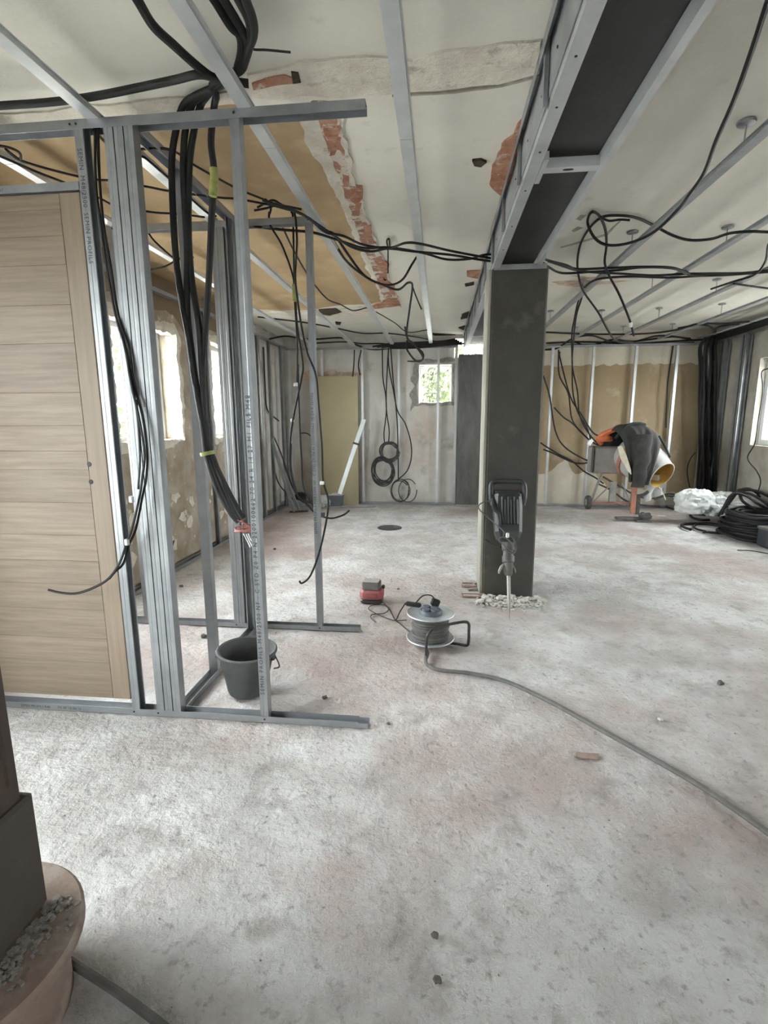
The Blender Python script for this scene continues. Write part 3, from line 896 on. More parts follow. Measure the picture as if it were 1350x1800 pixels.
# ================================================================== OLD TIMBER PILLAR ON A ROUND PLINTH
pl = thing('timber_pillar', (-1.05, .84, .2), 'dark fluted timber pillar in the near left corner, on a round plinth', 'pillar')
MB().rbox(-1.17, -0.948, .72, .962, .50, 2.618, .012).build('shaft', 'darkwood', pl)
for k in range(5):
    yy = .76 + k * .038
    MB().rbox(-.955, -.943, yy, yy + .017, .56, 2.60, .004).build('flute', 'darkwood', pl)
MB().rbox(-1.185, -0.935, .705, .974, .212, .51, .008).build('foot_block', 'dustwood', pl)
pt = thing('stone_plinth', (-1.05, .84, 0), 'round terracotta stone plinth under the timber pillar', 'plinth')
MB().lathe([(.20, -.005), (.198, .05), (.19, .12), (.19, .165)], (-1.05, .84, 0), 48).build('drum', 'plinth', pt, True)
MB().lathe([(.20, .165), (.238, .170), (.243, .178), (.243, .196), (.236, .204), (0.0, .206)], (-1.05, .84, 0), 48).build('cap_disc', 'plinth', pt, True)
gr = MB()
for i in range(360):
    yy = random.uniform(.66, .985)
    x = -.933 + abs(random.gauss(0, .03))
    if (x + 1.05) ** 2 + (yy - .84) ** 2 > .232 ** 2:
        continue
    s = random.uniform(.0015, .0052)
    Rg = Matrix.Translation((x, yy, .204)) @ Matrix.Rotation(random.uniform(0, 3), 4, 'Z') @ Matrix.Rotation(random.uniform(-.4, .4), 4, 'X')
    gr.box(-s * 1.3, s * 1.3, -s * .8, s * .8, 0, s * 1.3, Rg)
gr = gr.build('mortar_crumbs', 'grit', pt)
gr['kind'] = 'stuff'

# ================================================================== BUCKET
bk = thing('bucket', (-0.955, 2.31, 0), 'dusty black rubber builders bucket between the studs', 'bucket')
RB = Matrix.Rotation(math.radians(2.5), 3, 'Y')
MB().lathe([(.0, .012), (.088, .012), (.096, .03), (.134, .222), (.148, .226), (.150, .236), (.143, .242), (.133, .238), (.126, .215), (.085, .022), (0, .020)],
           (-.955, 2.31, -.002), 36, RB, cap=False).build('body', 'bucket', bk, True)
for sx in (-1, 1):
    lug = MB().rbox(-.955 + sx * .142 - .012, -.955 + sx * .142 + .012, 2.295, 2.325, .185, .225, .004).build('handle_lug', 'bucket', bk)
MB().tube(catmull([(-.80, 2.31, .205), (-.792, 2.33, .16), (-.80, 2.36, .12), (-.84, 2.40, .09)], 5), .004, 6).build('bail', 'ham_metal', bk, True)

# ================================================================== CABLE REEL
RC = Vector((-.04, 2.97, 0))
rl = thing('cable_reel', RC, 'extension cable reel with zinc discs and tubular stand on the floor', 'cable reel')
for z, nm in ((.035, 'lower_disc'), (.193, 'upper_disc')):
    MB().lathe([(0, z), (.13, z), (.143, z + .004), (.146, z + .010), (.143, z + .014), (.136, z + .010), (.09, z + .008), (0, z + .008)], RC, 44, cap=False).build(nm, 'reel', rl, True)
w = MB()
for lay in range(8):
    zz = .055 + lay * .0175
    rr = .104 + .006 * math.sin(lay * 2.1)
    w.tube([RC + Vector((rr * math.cos(t), rr * math.sin(t), zz + .002 * math.sin(3 * t + lay))) for t in [2 * PI * k / 30 for k in range(30)]], .0095, 6, True)
w.lathe([(.098, .045), (.098, .19)], RC, 24, cap=False)
w.build('wound_cable', 'greycable', rl, True)
hub = MB().lathe([(.072, .200), (.072, .212), (.062, .224), (.0, .226)], RC, 32).build('socket_hub', 'navy', rl, True)
for k in range(4):
    t = PI / 4 + k * PI / 2
    c_ = RC + Vector((.036 * math.cos(t), .036 * math.sin(t), 0))
    MB().lathe([(.026, .224), (.026, .232), (.021, .237), (0, .238)], c_, 18).build('socket_lid', 'navy', hub, True)
MB().tube(catmull([(-.05, 2.82, .012), (-.055, 2.755, .014), (-.058, 2.745, .04), (-.058, 2.745, .12), (-.045, 2.75, .165), (.0, 2.79, .185), (.10, 2.86, .185), (.165, 2.90, .18),
                   (.188, 2.918, .16), (.19, 2.92, .11), (.19, 2.92, .05), (.18, 2.935, .016), (.12, 2.96, .012), (.03, 2.97, .012)], 6), .0088, 8).build('stand_tube', 'blackpaint', rl, True)
MB().lathe([(.05, 0.0), (.05, .036)], RC, 20).build('foot', 'blackpaint', rl)
pg = MB().rbox(-.027, .027, -.014, .014, 0, .045, .006, Matrix.Translation(RC + Vector((.02, .03, .236))) @ Matrix.Rotation(.35, 4, 'Y'))
tag(pg.build('plug', 'cable', None), 'black plug standing in the reel socket', 'plug')
tag(MB().rbox(-.05, .05, -.015, .015, 0, .026, .006, Matrix.Translation((-.148, 3.035, .214)) @ Matrix.Rotation(-.25, 4, 'Z')).build('plug_adapter', 'cable', None),
    'black inline adapter lying on the rim of the reel', 'adapter')
cable('charger_cord', [RC + Vector((.03, .03, .27)), RC + Vector((.0, .035, .30)), RC + Vector((-.05, .05, .29)), Vector((-.135, 3.03, .238))], .004, 'thin black cord arching from plug to adapter on the reel', cat='cord')
cable('charger_cord', [Vector((-.20, 3.05, .226)), Vector((-.24, 3.12, .14)), Vector((-.28, 3.26, .03)), Vector((-.34, 3.48, .012)), Vector((-.41, 3.63, .02))], .004, 'thin black cord joining the adapter and the red charger', cat='cord')
F0 = lambda x, y: Z(x, y, .006)
cable('charger_cord', [F0(715, 1090), F0(690, 1090), F0(660, 1078), F0(648, 1070), F0(655, 1064), F0(675, 1064), F0(683, 1071), F0(675, 1078), F0(655, 1080), F0(652, 1086), F0(660, 1093)], .0035,
      'thin grey cord looped on the floor beside the red charger', m='dustycable', cat='cord')
cable('charger_cord', [F0(694, 1090), F0(703, 1096), F0(712, 1104), F0(722, 1112)], .0035, 'short thin grey cord slipping under the reel', m='dustycable', cat='cord')
cable('extension_cord', [Vector((-.055, 2.80, .03)), Z(748, 1160, .02), Z(753, 1170, .012), Z(775, 1178, .012), Z(830, 1184, .012), Z(890, 1198, .012), Z(960, 1230, .012), Z(1030, 1268, .012),
                         Z(1120, 1318, .012), Z(1220, 1375, .012), Z(1300, 1428, .012), Z(1370, 1478, .012), Z(1500, 1570, .012)], .0105,
      'thick grey extension cord running from the reel across the floor', m='greycable', cat='cord', n=8)
cable('power_cable', [Z(120, 1688, .01), Z(150, 1708, .01), Z(200, 1740, .01), Z(245, 1772, .01), Z(300, 1815, .01), Z(360, 1870, .01)], .0105,
      'thick grey cord leaving the foot of the stone plinth', m='greycable', cat='cord', n=8)

# ================================================================== RED CHARGER AND GREY BLOCK
rc = thing('tool_charger', (-.49, 3.68, 0), 'dusty red boxy charger on the floor', 'charger')
MB().rbox(-.58, -.405, 3.61, 3.74, .026, .102, .016).build('body', 'red', rc)
MB().rbox(-.575, -.41, 3.615, 3.735, .0, .03, .008).build('base', 'blackpaint', rc)
MB().rbox(-.535, -.45, 3.606, 3.614, .05, .08, .003).build('front_recess', 'red', rc)
MB().rbox(-.425, -.40, 3.70, 3.735, .09, .118, .006).build('rear_stop', 'blackpaint', rc)
bl = thing('grey_block', (-.49, 3.675, .102), 'small grey block sitting on top of the red charger', 'block')
RG = Matrix.Translation((-.495, 3.67, .1025)) @ Matrix.Rotation(-.08, 4, 'Z')
MB().rbox(-.066, .066, -.05, .05, 0, .06, .006, RG).build('body', 'greyblock', bl)
MB().rbox(-.061, .061, -.045, .045, .0605, .066, .002, RG).build('pale_top', 'paleblock', bl)  # thin top slab in a paler colour than the body

# ================================================================== BREAKER HAMMER leaning on the column
tip = Vector((.497, 3.43, 0.0))
top = Vector((.493, 3.80, .905))
ax = (top - tip).normalized()
side = Vector((1, 0, 0))
side = (side - ax * side.dot(ax)).normalized()
frt = side.cross(ax)                                     # towards the viewer
HM = Matrix(((side.x, -frt.x, ax.x, tip.x), (side.y, -frt.y, ax.y, tip.y), (side.z, -frt.z, ax.z, tip.z), (0, 0, 0, 1)))
H3 = HM.to_3x3()
hp = lambda x, y, z: HM @ Vector((x, y, z))
hm = thing('breaker_hammer', tip, 'dark electric breaker hammer leaning chisel down against the column', 'power tool')
MB().lathe([(.002, 0), (.009, .06), (.0125, .12), (.0135, .33)], tip, 10, H3).build('chisel', 'chisel', hm, True)
MB().lathe([(.022, .295), (.03, .31), (.034, .33), (.036, .36), (.034, .385), (.043, .39), (.044, .43), (.036, .44), (.036, .47), (.042, .475), (.046, .53), (.05, .56)], tip, 20, H3).build('tool_holder', 'ham_metal', hm, True)
lt = MB().tube([hp(-.035, -.01, .37), hp(-.05, -.02, .355), hp(-.066, -.03, .325), hp(-.07, -.03, .305)], [.010, .011, .010, .006], 7).build('latch_lever', 'chisel', hm, True)
MB().tube([hp(.03, 0, .36), hp(.04, -.01, .335), hp(.044, -.012, .315)], [.010, .010, .007], 7).build('latch_lever', 'ham_metal', hm, True)
bd = MB()
secs = [(.53, .05, .05), (.555, .078, .06), (.60, .094, .068), (.80, .100, .07), (.875, .096, .07), (.885, .088, .062)]
rings = []
for z, hx, hy in secs:
    c = .35 * hy
    rings.append([hp(*p, z) for p in ((-hx + c, -hy), (hx - c, -hy), (hx, -hy + c), (hx, hy - c), (hx - c, hy), (-hx + c, hy), (-hx, hy - c), (-hx, -hy + c))])
vs = [p for r in rings for p in r]
fs = [tuple(range(7, -1, -1)), tuple(range(len(vs) - 8, len(vs)))]
for k in range(len(secs) - 1):
    for i in range(8):
        j = (i + 1) % 8
        fs.append((k * 8 + i, k * 8 + j, k * 8 + 8 + j, k * 8 + 8 + i))
bd.add(vs, fs)
bd = bd.build('motor_housing', 'plastic', hm)
for k in range(6):
    x = -.045 + k * .021
    MB().rbox(-.006, .006, -.016, .004, .0, .20 - .02 * (k % 2), .003, HM @ Matrix.Translation((x, -.066, .65))).build('cooling_rib', 'plastic', bd)
MB().rbox(-.075, .085, -.010, .004, 0, .016, .004, HM @ Matrix.Translation((0, -.066, .855))).build('collar_rib', 'plastic', bd)
MB().tube(catmull([hp(-.105, -.02, .80), hp(-.118, -.03, .86), hp(-.118, -.035, .935), hp(-.10, -.04, .965), hp(-.06, -.042, .972), hp(.06, -.042, .972), hp(.10, -.04, .965), hp(.118, -.035, .935), hp(.118, -.03, .86), hp(.105, -.02, .80)], 5),
          .0185, 10).build('top_handle', 'plastic', hm, True)
MB().rbox(-.10, .10, -.045, .03, .875, .91, .01, HM).build('handle_bridge', 'blackpaint', hm)
MB().tube(catmull([hp(-.105, -.03, .86), hp(-.108, -.06, .80), hp(-.10, -.075, .755), hp(-.075, -.08, .725), hp(-.065, -.08, .67), hp(-.07, -.075, .625)], 5), [.013] * 26, 8).build('side_grip', 'plastic', hm, True)
cable('power_cable', [A(866, 880, 3.66), A(852, 882, 3.64), A(842, 888, 3.62), A(843, 896, 3.60), A(856, 908, 3.57), A(872, 922, 3.53), A(885, 934, 3.50), A(886, 945, 3.49), A(900, 944, 3.48), A(908, 962, 3.47), A(903, 972, 3.47),
                    A(885, 958, 3.48), A(877, 948, 3.49), A(888, 945, 3.48), A(905, 962, 3.46), A(903, 973, 3.47), A(890, 968, 3.48), A(886, 955, 3.49)], .0045,
      'dusty power cord knotted around the neck of the breaker hammer', m='greycable', cat='cord')
tag(MB().rbox(-.011, .011, -.011, .011, -.016, .016, .004, Matrix.Translation(A(892, 941, 3.46))).build('cord_plug', 'whitewire', None), 'small white plug of the breaker hammer cord', 'plug')
cable('power_cable', [A(853, 948, 3.85), A(862, 955, 3.80), A(872, 961, 3.72), A(880, 962, 3.66)], .006, 'dark cord loop between column and hammer neck', cat='cord')


# ---- rubble at the foot of the column
def chunk(mb, c, s, seed):
    vs, fs = [], []
    rings, n = 4, 6
    for i in range(rings + 1):
        ph = PI * i / rings
        for k in range(n):
            t = 2 * PI * k / n
            p = Vector((math.sin(ph) * math.cos(t), math.sin(ph) * math.sin(t), math.cos(ph)))
            q = p * (1 + .55 * noise.noise(p * 1.7 + Vector((seed, seed * .3, 0))))
            vs.append(Vector(c) + Vector((q.x * s, q.y * s * .85, q.z * s * .6)))
    for i in range(rings):
        for k in range(n):
            k2 = (k + 1) % n
            fs.append((i * n + k, (i + 1) * n + k, (i + 1) * n + k2, i * n + k2))
    mb.add(vs, fs)
    return mb


def rubble_spot():
    while True:
        x, y = random.uniform(.29, .80), random.uniform(3.70, 3.93)
        if y < 3.875 or x < .31 or x > .75:
            if math.hypot(x - .5, y - 3.55) > .13:
                return x, y


for i in range(24):
    x, y = rubble_spot()
    s = random.uniform(.016, .034)
    tag(chunk(MB(), (x, min(y, 3.86 - s) if .33 < x < .75 else y, s * .5), s, i * 3.7).build('concrete_chunk', 'chips', None), 'loose concrete chunk in the rubble at the foot of the column', 'rubble', 'rubble at the foot of the column')
rb = MB()
for i in range(420):
    x, y = rubble_spot()
    y -= abs(random.gauss(0, .05))
    s = random.uniform(.004, .014)
    chunk(rb, (x, y, s * .4), s, i)
rb = rb.build('fine_rubble', 'chips', None)
tag(rb, 'fine pale concrete rubble scattered at the foot of the column', 'rubble', kind='stuff')
for i, (px, py, ln, a) in enumerate([(812, 1024, .13, .05), (811, 1029, .15, .0), (822, 1036, .12, .25), (811, 1043, .18, .0), (812, 1047, .16, -.02), (832, 1026, .08, .6)]):
    p = Z(px, py, .012)
    st = thing('brick_shard', p, ['upper', 'second', 'short middle', 'long lower', 'lowest', 'smallest tilted'][i] + ' reddish brick sliver on the floor left of the column', 'brick shard', 'brick slivers beside the column')
    MB().rbox(0, ln, -.013, .013, -.012, .006, .004, Matrix.Translation(p) @ Matrix.Rotation(a, 4, 'Z')).build('body', 'shard', st)
    MB().rbox(.01, ln * .8, -.008, .008, .006, .0085, .002, Matrix.Translation(p) @ Matrix.Rotation(a, 4, 'Z')).build('mortar_crust', 'chips', st)

# ---- loose debris on the floor
for i, (px, py, s, lab) in enumerate([(765, 1643, .012, 'dark pebble on the near floor, upper of two close together'), (769, 1722, .013, 'dark pebble on the near floor, lower of two close together'),
                                      (571, 1226, .016, 'dark crumb right of the front bottom track'), (683, 1272, .010, 'dark crumb beyond the end of the front bottom track'),
                                      (1161, 1264, .013, 'small pale stone right of the extension cord'), (1267, 1200, .02, 'flat dark splinter near the right edge of the floor'),
                                      (700, 1035, .012, 'dark crumb between the charger and the column'), (483, 965, .018, 'dark cable offcut beside the front stud'),
                                      (358, 1118, .022, 'brown stone lying on the second bottom track'), (318, 1030, .018, 'dark stone behind the pile of studs')]):
    p = Z(px, py, s * .4)
    tag(chunk(MB(), p, s, i * 5.1).build('floor_debris', 'darkchip' if i != 4 else 'chips', None), lab, 'debris')
dust = MB()
for i in range(420):
    x, y = random.uniform(-2.2, 3.0), random.uniform(.75, 4.5) if i < 560 else random.uniform(4.5, 7.8)
    if -.2 < x < .2 and 2.7 < y < 3.2:
        continue
    s = random.uniform(.0008, .0022)
    dust.rbox(x - s * 1.5, x + s * 1.5, y - s, y + s, -.002, s, s * .3)
tag(dust.build('floor_grit', 'grit', None), 'tiny dark grit specks strewn over the whole floor', 'grit', kind='stuff')
bp_ = Z(1035, 1328, .001)
tag(patch('brick_imprint', [bp_ + Vector((dx, dy, 0)) for dx, dy in ((-.045, -.012), (.04, -.018), (.048, .014), (-.04, .02))], (0, 0, 1), .004, 'shard', None, .012, .009, 3), 'small brick coloured mark in the floor below the extension cord', 'floor mark')
dc = thing('drain_cover', Z(685, 928, 0), 'flat dark round cover set in the floor beyond the charger', 'drain cover')
p = Z(685, 928, 0)
MB().lathe([(.155, 0), (.155, .006), (.14, .008), (0, .008)], p, 28).build('disc', 'dustycable', dc, True)
MB().lathe([(.035, .008), (.03, .02), (0, .021)], p + Vector((.08, 0, 0)), 12).build('knob', 'darkchip', dc, True)

# ================================================================== FAR END: board, straightedge, trough, bags
bo = thing('plasterboard_sheet', (-1.62, 8.03, 0), 'yellowish plasterboard sheet leaning on the far wall', 'board')
RBd = Matrix.Translation((-1.99, 8.015, 0)) @ Matrix.Rotation(math.radians(-2.6), 4, 'X')
MB().rbox(0, .71, 0, .0125, .0, 2.02, .002, RBd).build('sheet', 'board', bo)
MB().rbox(.0, .71, .002, .0105, 2.0205, 2.0225, .0003, RBd).build('edge_paper', 'paleblock', bo)
se = thing('straightedge', (-1.55, 7.75, .2), 'bright aluminium straightedge leaning across the plasterboard sheet', 'straightedge')
p0, p1 = A(597, 868, 7.76), A(640, 737, 7.97)
dd = (p1 - p0).normalized()
sd = Vector((1, 0, 0))
sd = (sd - dd * sd.dot(dd)).normalized()
MB().extrude([(-.032, -.012), (.032, -.012), (.034, .0), (.032, .012), (-.032, .012), (-.034, 0)], p0, p1, sd, dd.cross(sd)).build('bar', 'alu', se)
pm = p0.lerp(p1, .66)
MB().extrude([(-.05, -.016), (.05, -.016), (.05, .016), (-.05, .016)], pm, pm + dd * .03, sd, dd.cross(sd)).build('strap', 'blackpaint', se)
tr = thing('mortar_trough', (-1.63, 7.8, 0), 'slate blue plastic mortar trough at the foot of the plasterboard sheet', 'trough')
t0, t1 = Z(577, 889, 0), Z(603, 889, 0)
tx0, tx1, ty = t0.x, t1.x, t0.y - .02
MB().add([(tx0 + .02, ty, 0), (tx1 - .02, ty, 0), (tx1 - .02, ty + .16, 0), (tx0 + .02, ty + .16, 0), (tx0, ty - .02, .18), (tx1, ty - .02, .18), (tx1, ty + .18, .18), (tx0, ty + .18, .18),
          (tx0 + .03, ty + .01, .02), (tx1 - .03, ty + .01, .02), (tx1 - .03, ty + .15, .02), (tx0 + .03, ty + .15, .02)],
         [(3, 2, 1, 0), (0, 1, 5, 4), (1, 2, 6, 5), (2, 3, 7, 6), (3, 0, 4, 7), (4, 5, 9, 8), (5, 6, 10, 9), (6, 7, 11, 10), (7, 4, 8, 11), (8, 9, 10, 11)]).build('body', 'trough', tr)
MB().tube([(tx0, ty - .02, .18), (tx1, ty - .02, .18), (tx1, ty + .18, .18), (tx0, ty + .18, .18)], .009, 6, True).build('rim', 'chips', tr)
tag(chunk(MB(), (tx0 + .11, ty + .07, .17), .07, 4).build('mortar_lump', 'chips', None), 'pale lump of mortar in the trough', 'mortar')


def blob(mb, c, rx, ry, rz, seed, amp=.18, n=56, m=32, fr=1.6):
    vs, fs = [], []
    for i in range(m + 1):
        ph = PI * i / m
        for k in range(n):
            t = 2 * PI * k / n
            p = Vector((math.sin(ph) * math.cos(t), math.sin(ph) * math.sin(t), math.cos(ph)))
            q = p + Vector((seed, seed * .37, -seed))
            s = 1 + amp * noise.noise(q * fr) - amp * 1.1 * abs(noise.noise(q * fr * 2.2)) - amp * .55 * abs(noise.noise(q * 6.5 + Vector((4, 1, 2))))
            v = Vector((p.x * rx * s, p.y * ry * s, p.z * rz * s))
            v.z = max(v.z, -rz * .62)
            vs.append(Vector(c) + v)
    for i in range(m):
        for k in range(n):
            k2 = (k + 1) % n
            fs.append((i * n + k, (i + 1) * n + k, (i + 1) * n + k2, i * n + k2))
    return mb.add(vs, fs)


tag(blob(MB(), (-1.83, 7.83, .075), .13, .12, .12, 2.2, .3).build('plastic_bag', 'bag2', None, True), 'crumpled clear plastic bag left of the mortar trough', 'bag')
tag(blob(MB(), A(1222, 884, 6.95) + Vector((0, 0, .0)), .26, .22, .20, 5.2, .22).build('plastic_sack', 'bag', None, True), 'full white plastic sack, leftmost of those by the right wall', 'sack')
tag(blob(MB(), A(1262, 893, 6.9) + Vector((0, 0, .0)), .20, .2, .15, 8.2, .35).build('plastic_sack', 'bag', None, True), 'crumpled white plastic sack between the full sack and the cable heap', 'sack')
tag(blob(MB(), A(1270, 884, 7.1) + Vector((0, 0, .0)), .26, .22, .16, 3.1, .25).build('plastic_sack', 'bag2', None, True), 'greyish plastic sack lying behind the other two sacks', 'sack')
tag(blob(MB(), A(1312, 892, 6.75) + Vector((0, 0, .0)), .26, .2, .15, 6.6, .25).build('plastic_sack', 'bag2', None, True), 'dusty grey sack half under the black cable heap', 'sack')

# leaning offcuts and bits in the far left corner
for i, (q0, q1, lab) in enumerate([((480, 770, 7.05), (519, 884, 7.3), 'thin dark profile leaning on the left wall, foot on the floor'), ((483, 785, 7.1), (528, 878, 7.4), 'second thin dark profile leaning in the far left corner')]):
    a_, b_ = A(*q0), A(*q1)
    b_.z = .012
    t = thing('metal_profile', b_, lab, 'profile')
    dd = (a_ - b_).normalized()
    sd = dd.cross(Vector((0, 1, 0))).normalized()
    MB().extrude(c_out(.036, .036), b_, a_, sd, dd.cross(sd)).build('channel', 'galv_dull', t)
    MB().extrude([(-.002, -.002), (.04, -.002), (.04, .04), (-.002, .04)], b_ + dd * .01, b_ + dd * .03, sd, dd.cross(sd)).build('end_clip', 'galv_dull', t)
q = Z(522, 892, 0)
tag(MB().extrude(u_out(.05, .10), q + Vector((-.13, .0, .002)), q + Vector((.09, .06, .002)), (0, 1, 0), (0, 0, 1)).build('track_offcut', 'galv_dull', None), 'upright offcut of metal track in the far left corner', 'offcut')
q = Z(525, 901, 0)
tag(MB().extrude(u_out(.04, .02), q + Vector((-.13, -.03, .002)), q + Vector((.12, .05, .002)), (0, 1, 0), (0, 0, 1)).build('track_offcut', 'blackpaint', None), 'dark flat offcut lying in front of the upright track offcut', 'offcut')
q = Z(545, 889, 0)
tag(MB().rbox(-.12, .10, -.03, .03, 0, .03, .006, Matrix.Translation(q) @ Matrix.Rotation(-.5, 4, 'Z')).build('plaster_slab', 'chips', None), 'pale broken plaster slab beside the upright track offcut', 'slab')
q0, q1 = Z(565, 892, .006), Z(660, 891, .006)
tag(MB().extrude([(-.012, -.004), (.012, -.004), (.012, .004), (-.012, .004)], q0, q1, (0, 1, 0), (0, 0, 1)).build('metal_strip', 'galv_dull', None), 'long thin metal strip lying on the floor before the plasterboard sheet', 'strip')
tag(MB().rbox(-.05, .05, -.02, .02, 0, .004, .001, Matrix.Translation(Z(1163, 907, 0.0))).build('paper_scrap', 'label', None), 'small white scrap on the floor right of the mixer', 'scrap')

# black tool case at the right edge
tc = thing('tool_case', (3.55, 5.66, 0), 'dark blue case with pale round emblem, cut by the right edge', 'case')
MB().rbox(3.42, 3.80, 5.60, 5.80, .002, .20, .012).build('body', 'case', tc)
MB().rbox(3.415, 3.805, 5.595, 5.805, .185, .215, .006).build('lid', 'greyblock', tc)
R = Vector((0, -1, 0)).to_track_quat('Z', 'Y').to_matrix()
MB().lathe([(.055, 0), (.055, .006), (.045, .008), (0, .008)], (3.53, 5.6, .095), 20, R).build('emblem', 'label', tc, True)
MB().lathe([(.022, .006), (.022, .011), (0, .012)], (3.53, 5.6, .095), 14, R).build('emblem_dot', 'greyblock', tc, True)
cable('floor_wire', [Z(1296, 967, .004), Z(1320, 968, .004), Z(1350, 973, .004), Z(1380, 978, .004)], .005, 'short black wire on the floor below the dark blue case', cat='wire')

# ================================================================== CONCRETE MIXER WITH A JACKET OVER IT
mx = thing('concrete_mixer', (2.6, 7.4, 0), 'orange concrete mixer with crusted drum tipped to the right', 'concrete mixer')
for x in (2.24, 2.90):
    wh = MB().lathe([(.05, -.03), (.098, -.028), (.105, -.012), (.105, .012), (.098, .028), (.05, .03)], (x, 7.92, .105), 24, Vector((1, 0, 0)).to_track_quat('Z', 'Y').to_matrix()).build('wheel', 'tyre', mx, True)
    MB().lathe([(.045, -.035), (.05, -.03), (.05, .03), (.045, .035)], (x, 7.92, .105), 16, Vector((1, 0, 0)).to_track_quat('Z', 'Y').to_matrix()).build('hubcap', 'mixgrey', wh, True)
MB().tube([(2.2, 7.92, .105), (2.94, 7.92, .105)], .016, 8).build('axle', 'orangedust', mx)
for x, xt in ((2.28, 2.36), (2.86, 2.78)):
    MB().tube([(x, 7.92, .12), (xt, 7.55, .80)], .02, 8).build('leg', 'mixgrey', mx)
MB().rbox(2.53, 2.63, 7.88, 7.93, .12, .42, .006).build('tow_post', 'mixgrey', mx)
MB().tube([(2.30, 7.88, .12), (2.50, 7.7, .42)], .009, 6).build('brace', 'mixgrey', mx)
MB().tube([(2.84, 7.88, .12), (2.64, 7.7, .42)], .009, 6).build('brace', 'mixgrey', mx)
MB().rbox(2.545, 2.605, 7.02, 7.07, .10, .62, .006).build('front_leg', 'orangedust', mx)
MB().rbox(2.60, 2.66, 7.03, 7.07, .09, .36, .006).build('foot_pedal_post', 'tyre', mx)
MB().rbox(2.36, 2.70, 7.0, 7.09, .02, .05, .006).build('foot_bar', 'ham_metal', mx)
MB().rbox(2.60, 2.80, 6.95, 7.04, .0, .022, .006).build('foot_plate', 'ham_metal', mx)
blob(MB(), (2.72, 7.0, .075), .09, .05, .06, 4.4, .3, 18, 10).build('pedal_rubber', 'tyre', mx, True)
MB().tube(catmull([(2.64, 7.05, .34), (2.70, 7.04, .36), (2.75, 7.04, .40)], 4), .02, 7).build('pedal_lever', 'tyre', mx, True)
MB().tube([(2.575, 7.05, .58), (2.575, 7.55, .70)], .022, 8).build('spine', 'orangedust', mx)
MB().rbox(2.10, 2.52, 7.32, 7.62, .60, .97, .02).build('motor_box', 'mixgrey', mx)
MB().rbox(2.085, 2.11, 7.30, 7.36, .62, .98, .006).build('box_strap', 'blackpaint', mx)
dax = Vector((.44, -.78, -.45)).normalized()
RD = dax.to_track_quat('Z', 'Y').to_matrix()
dc_ = A(1164, 836, 6.82) - dax * .49
MB().lathe([(.0, -.20), (.13, -.20), (.22, -.14), (.27, -.02), (.275, .10), (.24, .30), (.185, .47), (.187, .49), (.175, .492)], dc_, 32, RD, cap=False).build('drum', 'drum', mx, True)
MB().lathe([(.175, .491), (.172, .47), (.225, .30), (.255, .10), (.24, 0), (.10, -.12), (0, -.14)], dc_, 32, RD, cap=False).build('drum_lining', 'yellow', mx, True)
MB().lathe([(.275, .0), (.295, .0), (.295, .05), (.275, .05)], dc_, 32, RD, cap=False).build('ring_gear', 'orangedust', mx, True)
MB().tube(catmull([(2.17, 7.25, 1.02), (2.12, 7.2, 1.08), (2.15, 7.15, 1.14), (2.26, 7.1, 1.20), (2.36, 7.1, 1.25)], 5), .035, 8).build('yoke', 'orange', mx, True)
blob(MB(), (2.19, 7.18, 1.09), .11, .08, .07, 1.3, .15, 20, 12).build('motor_cover', 'orange', mx, True)

jk = thing('jacket', (2.6, 7.1, .9), 'charcoal work jacket thrown over the concrete mixer', 'jacket')


def cloth(u0, u1, fn, nu=34, nv=40, th=.012):
    vs, fs = [], []
    for lay in (0, 1):
        for j in range(nv + 1):
            for i in range(nu + 1):
                p, nrm = fn(i / nu, j / nv)
                vs.append(p + nrm * (th * lay))
    L1 = (nu + 1) * (nv + 1)
    for lay in (0, 1):
        for j in range(nv):
            for i in range(nu):
                a_ = lay * L1 + j * (nu + 1) + i
                q = (a_, a_ + 1, a_ + nu + 2, a_ + nu + 1)
                fs.append(q if lay else q[::-1])
    rim = [j * (nu + 1) for j in range(nv + 1)] + [nv * (nu + 1) + i for i in range(1, nu + 1)] + [j * (nu + 1) + nu for j in range(nv - 1, -1, -1)] + [i for i in range(nu - 1, 0, -1)]
    for a_, b_ in zip(rim, rim[1:] + rim[:1]):
        fs.append((a_, b_, b_ + L1, a_ + L1))
    return MB().add(vs, fs)


def jacket_fn(u, v):
    # v: 0 front hem, .6 over the top, 1 hem behind; u: across, with hanging folds
    if v < .62:
        t = v / .62
        wl_, wr_ = 2.385 - .16 * t, 2.62 + .19 * t ** .7
        x = wl_ + (wr_ - wl_) * u
        topz = 1.275 - .75 * max(0, u - .5) ** 2 - .9 * max(0, .3 - u) ** 2
        hem = .535 + .03 * math.sin(u * 5) + .16 * max(0, u - .7) + .12 * max(0, .25 - u)
        z = hem + (topz - hem) * math.sin(t * PI / 2) ** .85
        y = 6.72 + .30 * t ** 3
    else:
        t = (v - .62) / .38
        x = 2.225 + .585 * u
        topz = 1.275 - .75 * max(0, u - .5) ** 2 - .9 * max(0, .3 - u) ** 2
        z = topz - (topz - .85) * (1 - math.cos(t * PI / 2))
        y = 7.02 + .48 * math.sin(t * PI / 2)
    k = max(.12, 1 - v * 1.3)
    fold = (.034 * math.sin(u * 13 + 1.5 * v) + .016 * math.sin(u * 31 + 1.3 + 3 * v) + .03 * noise.noise(Vector((u * 3, v * 2, 4)))) * k
    p = Vector((x + .02 * noise.noise(Vector((u * 4, v * 4, 1))), y + fold, z + .016 * noise.noise(Vector((u * 5, v * 5, 9)))))
    return p, Vector((0, -1 + v, v)).normalized()


cloth(0, 1, jacket_fn).build('body', 'jacket', jk, True)


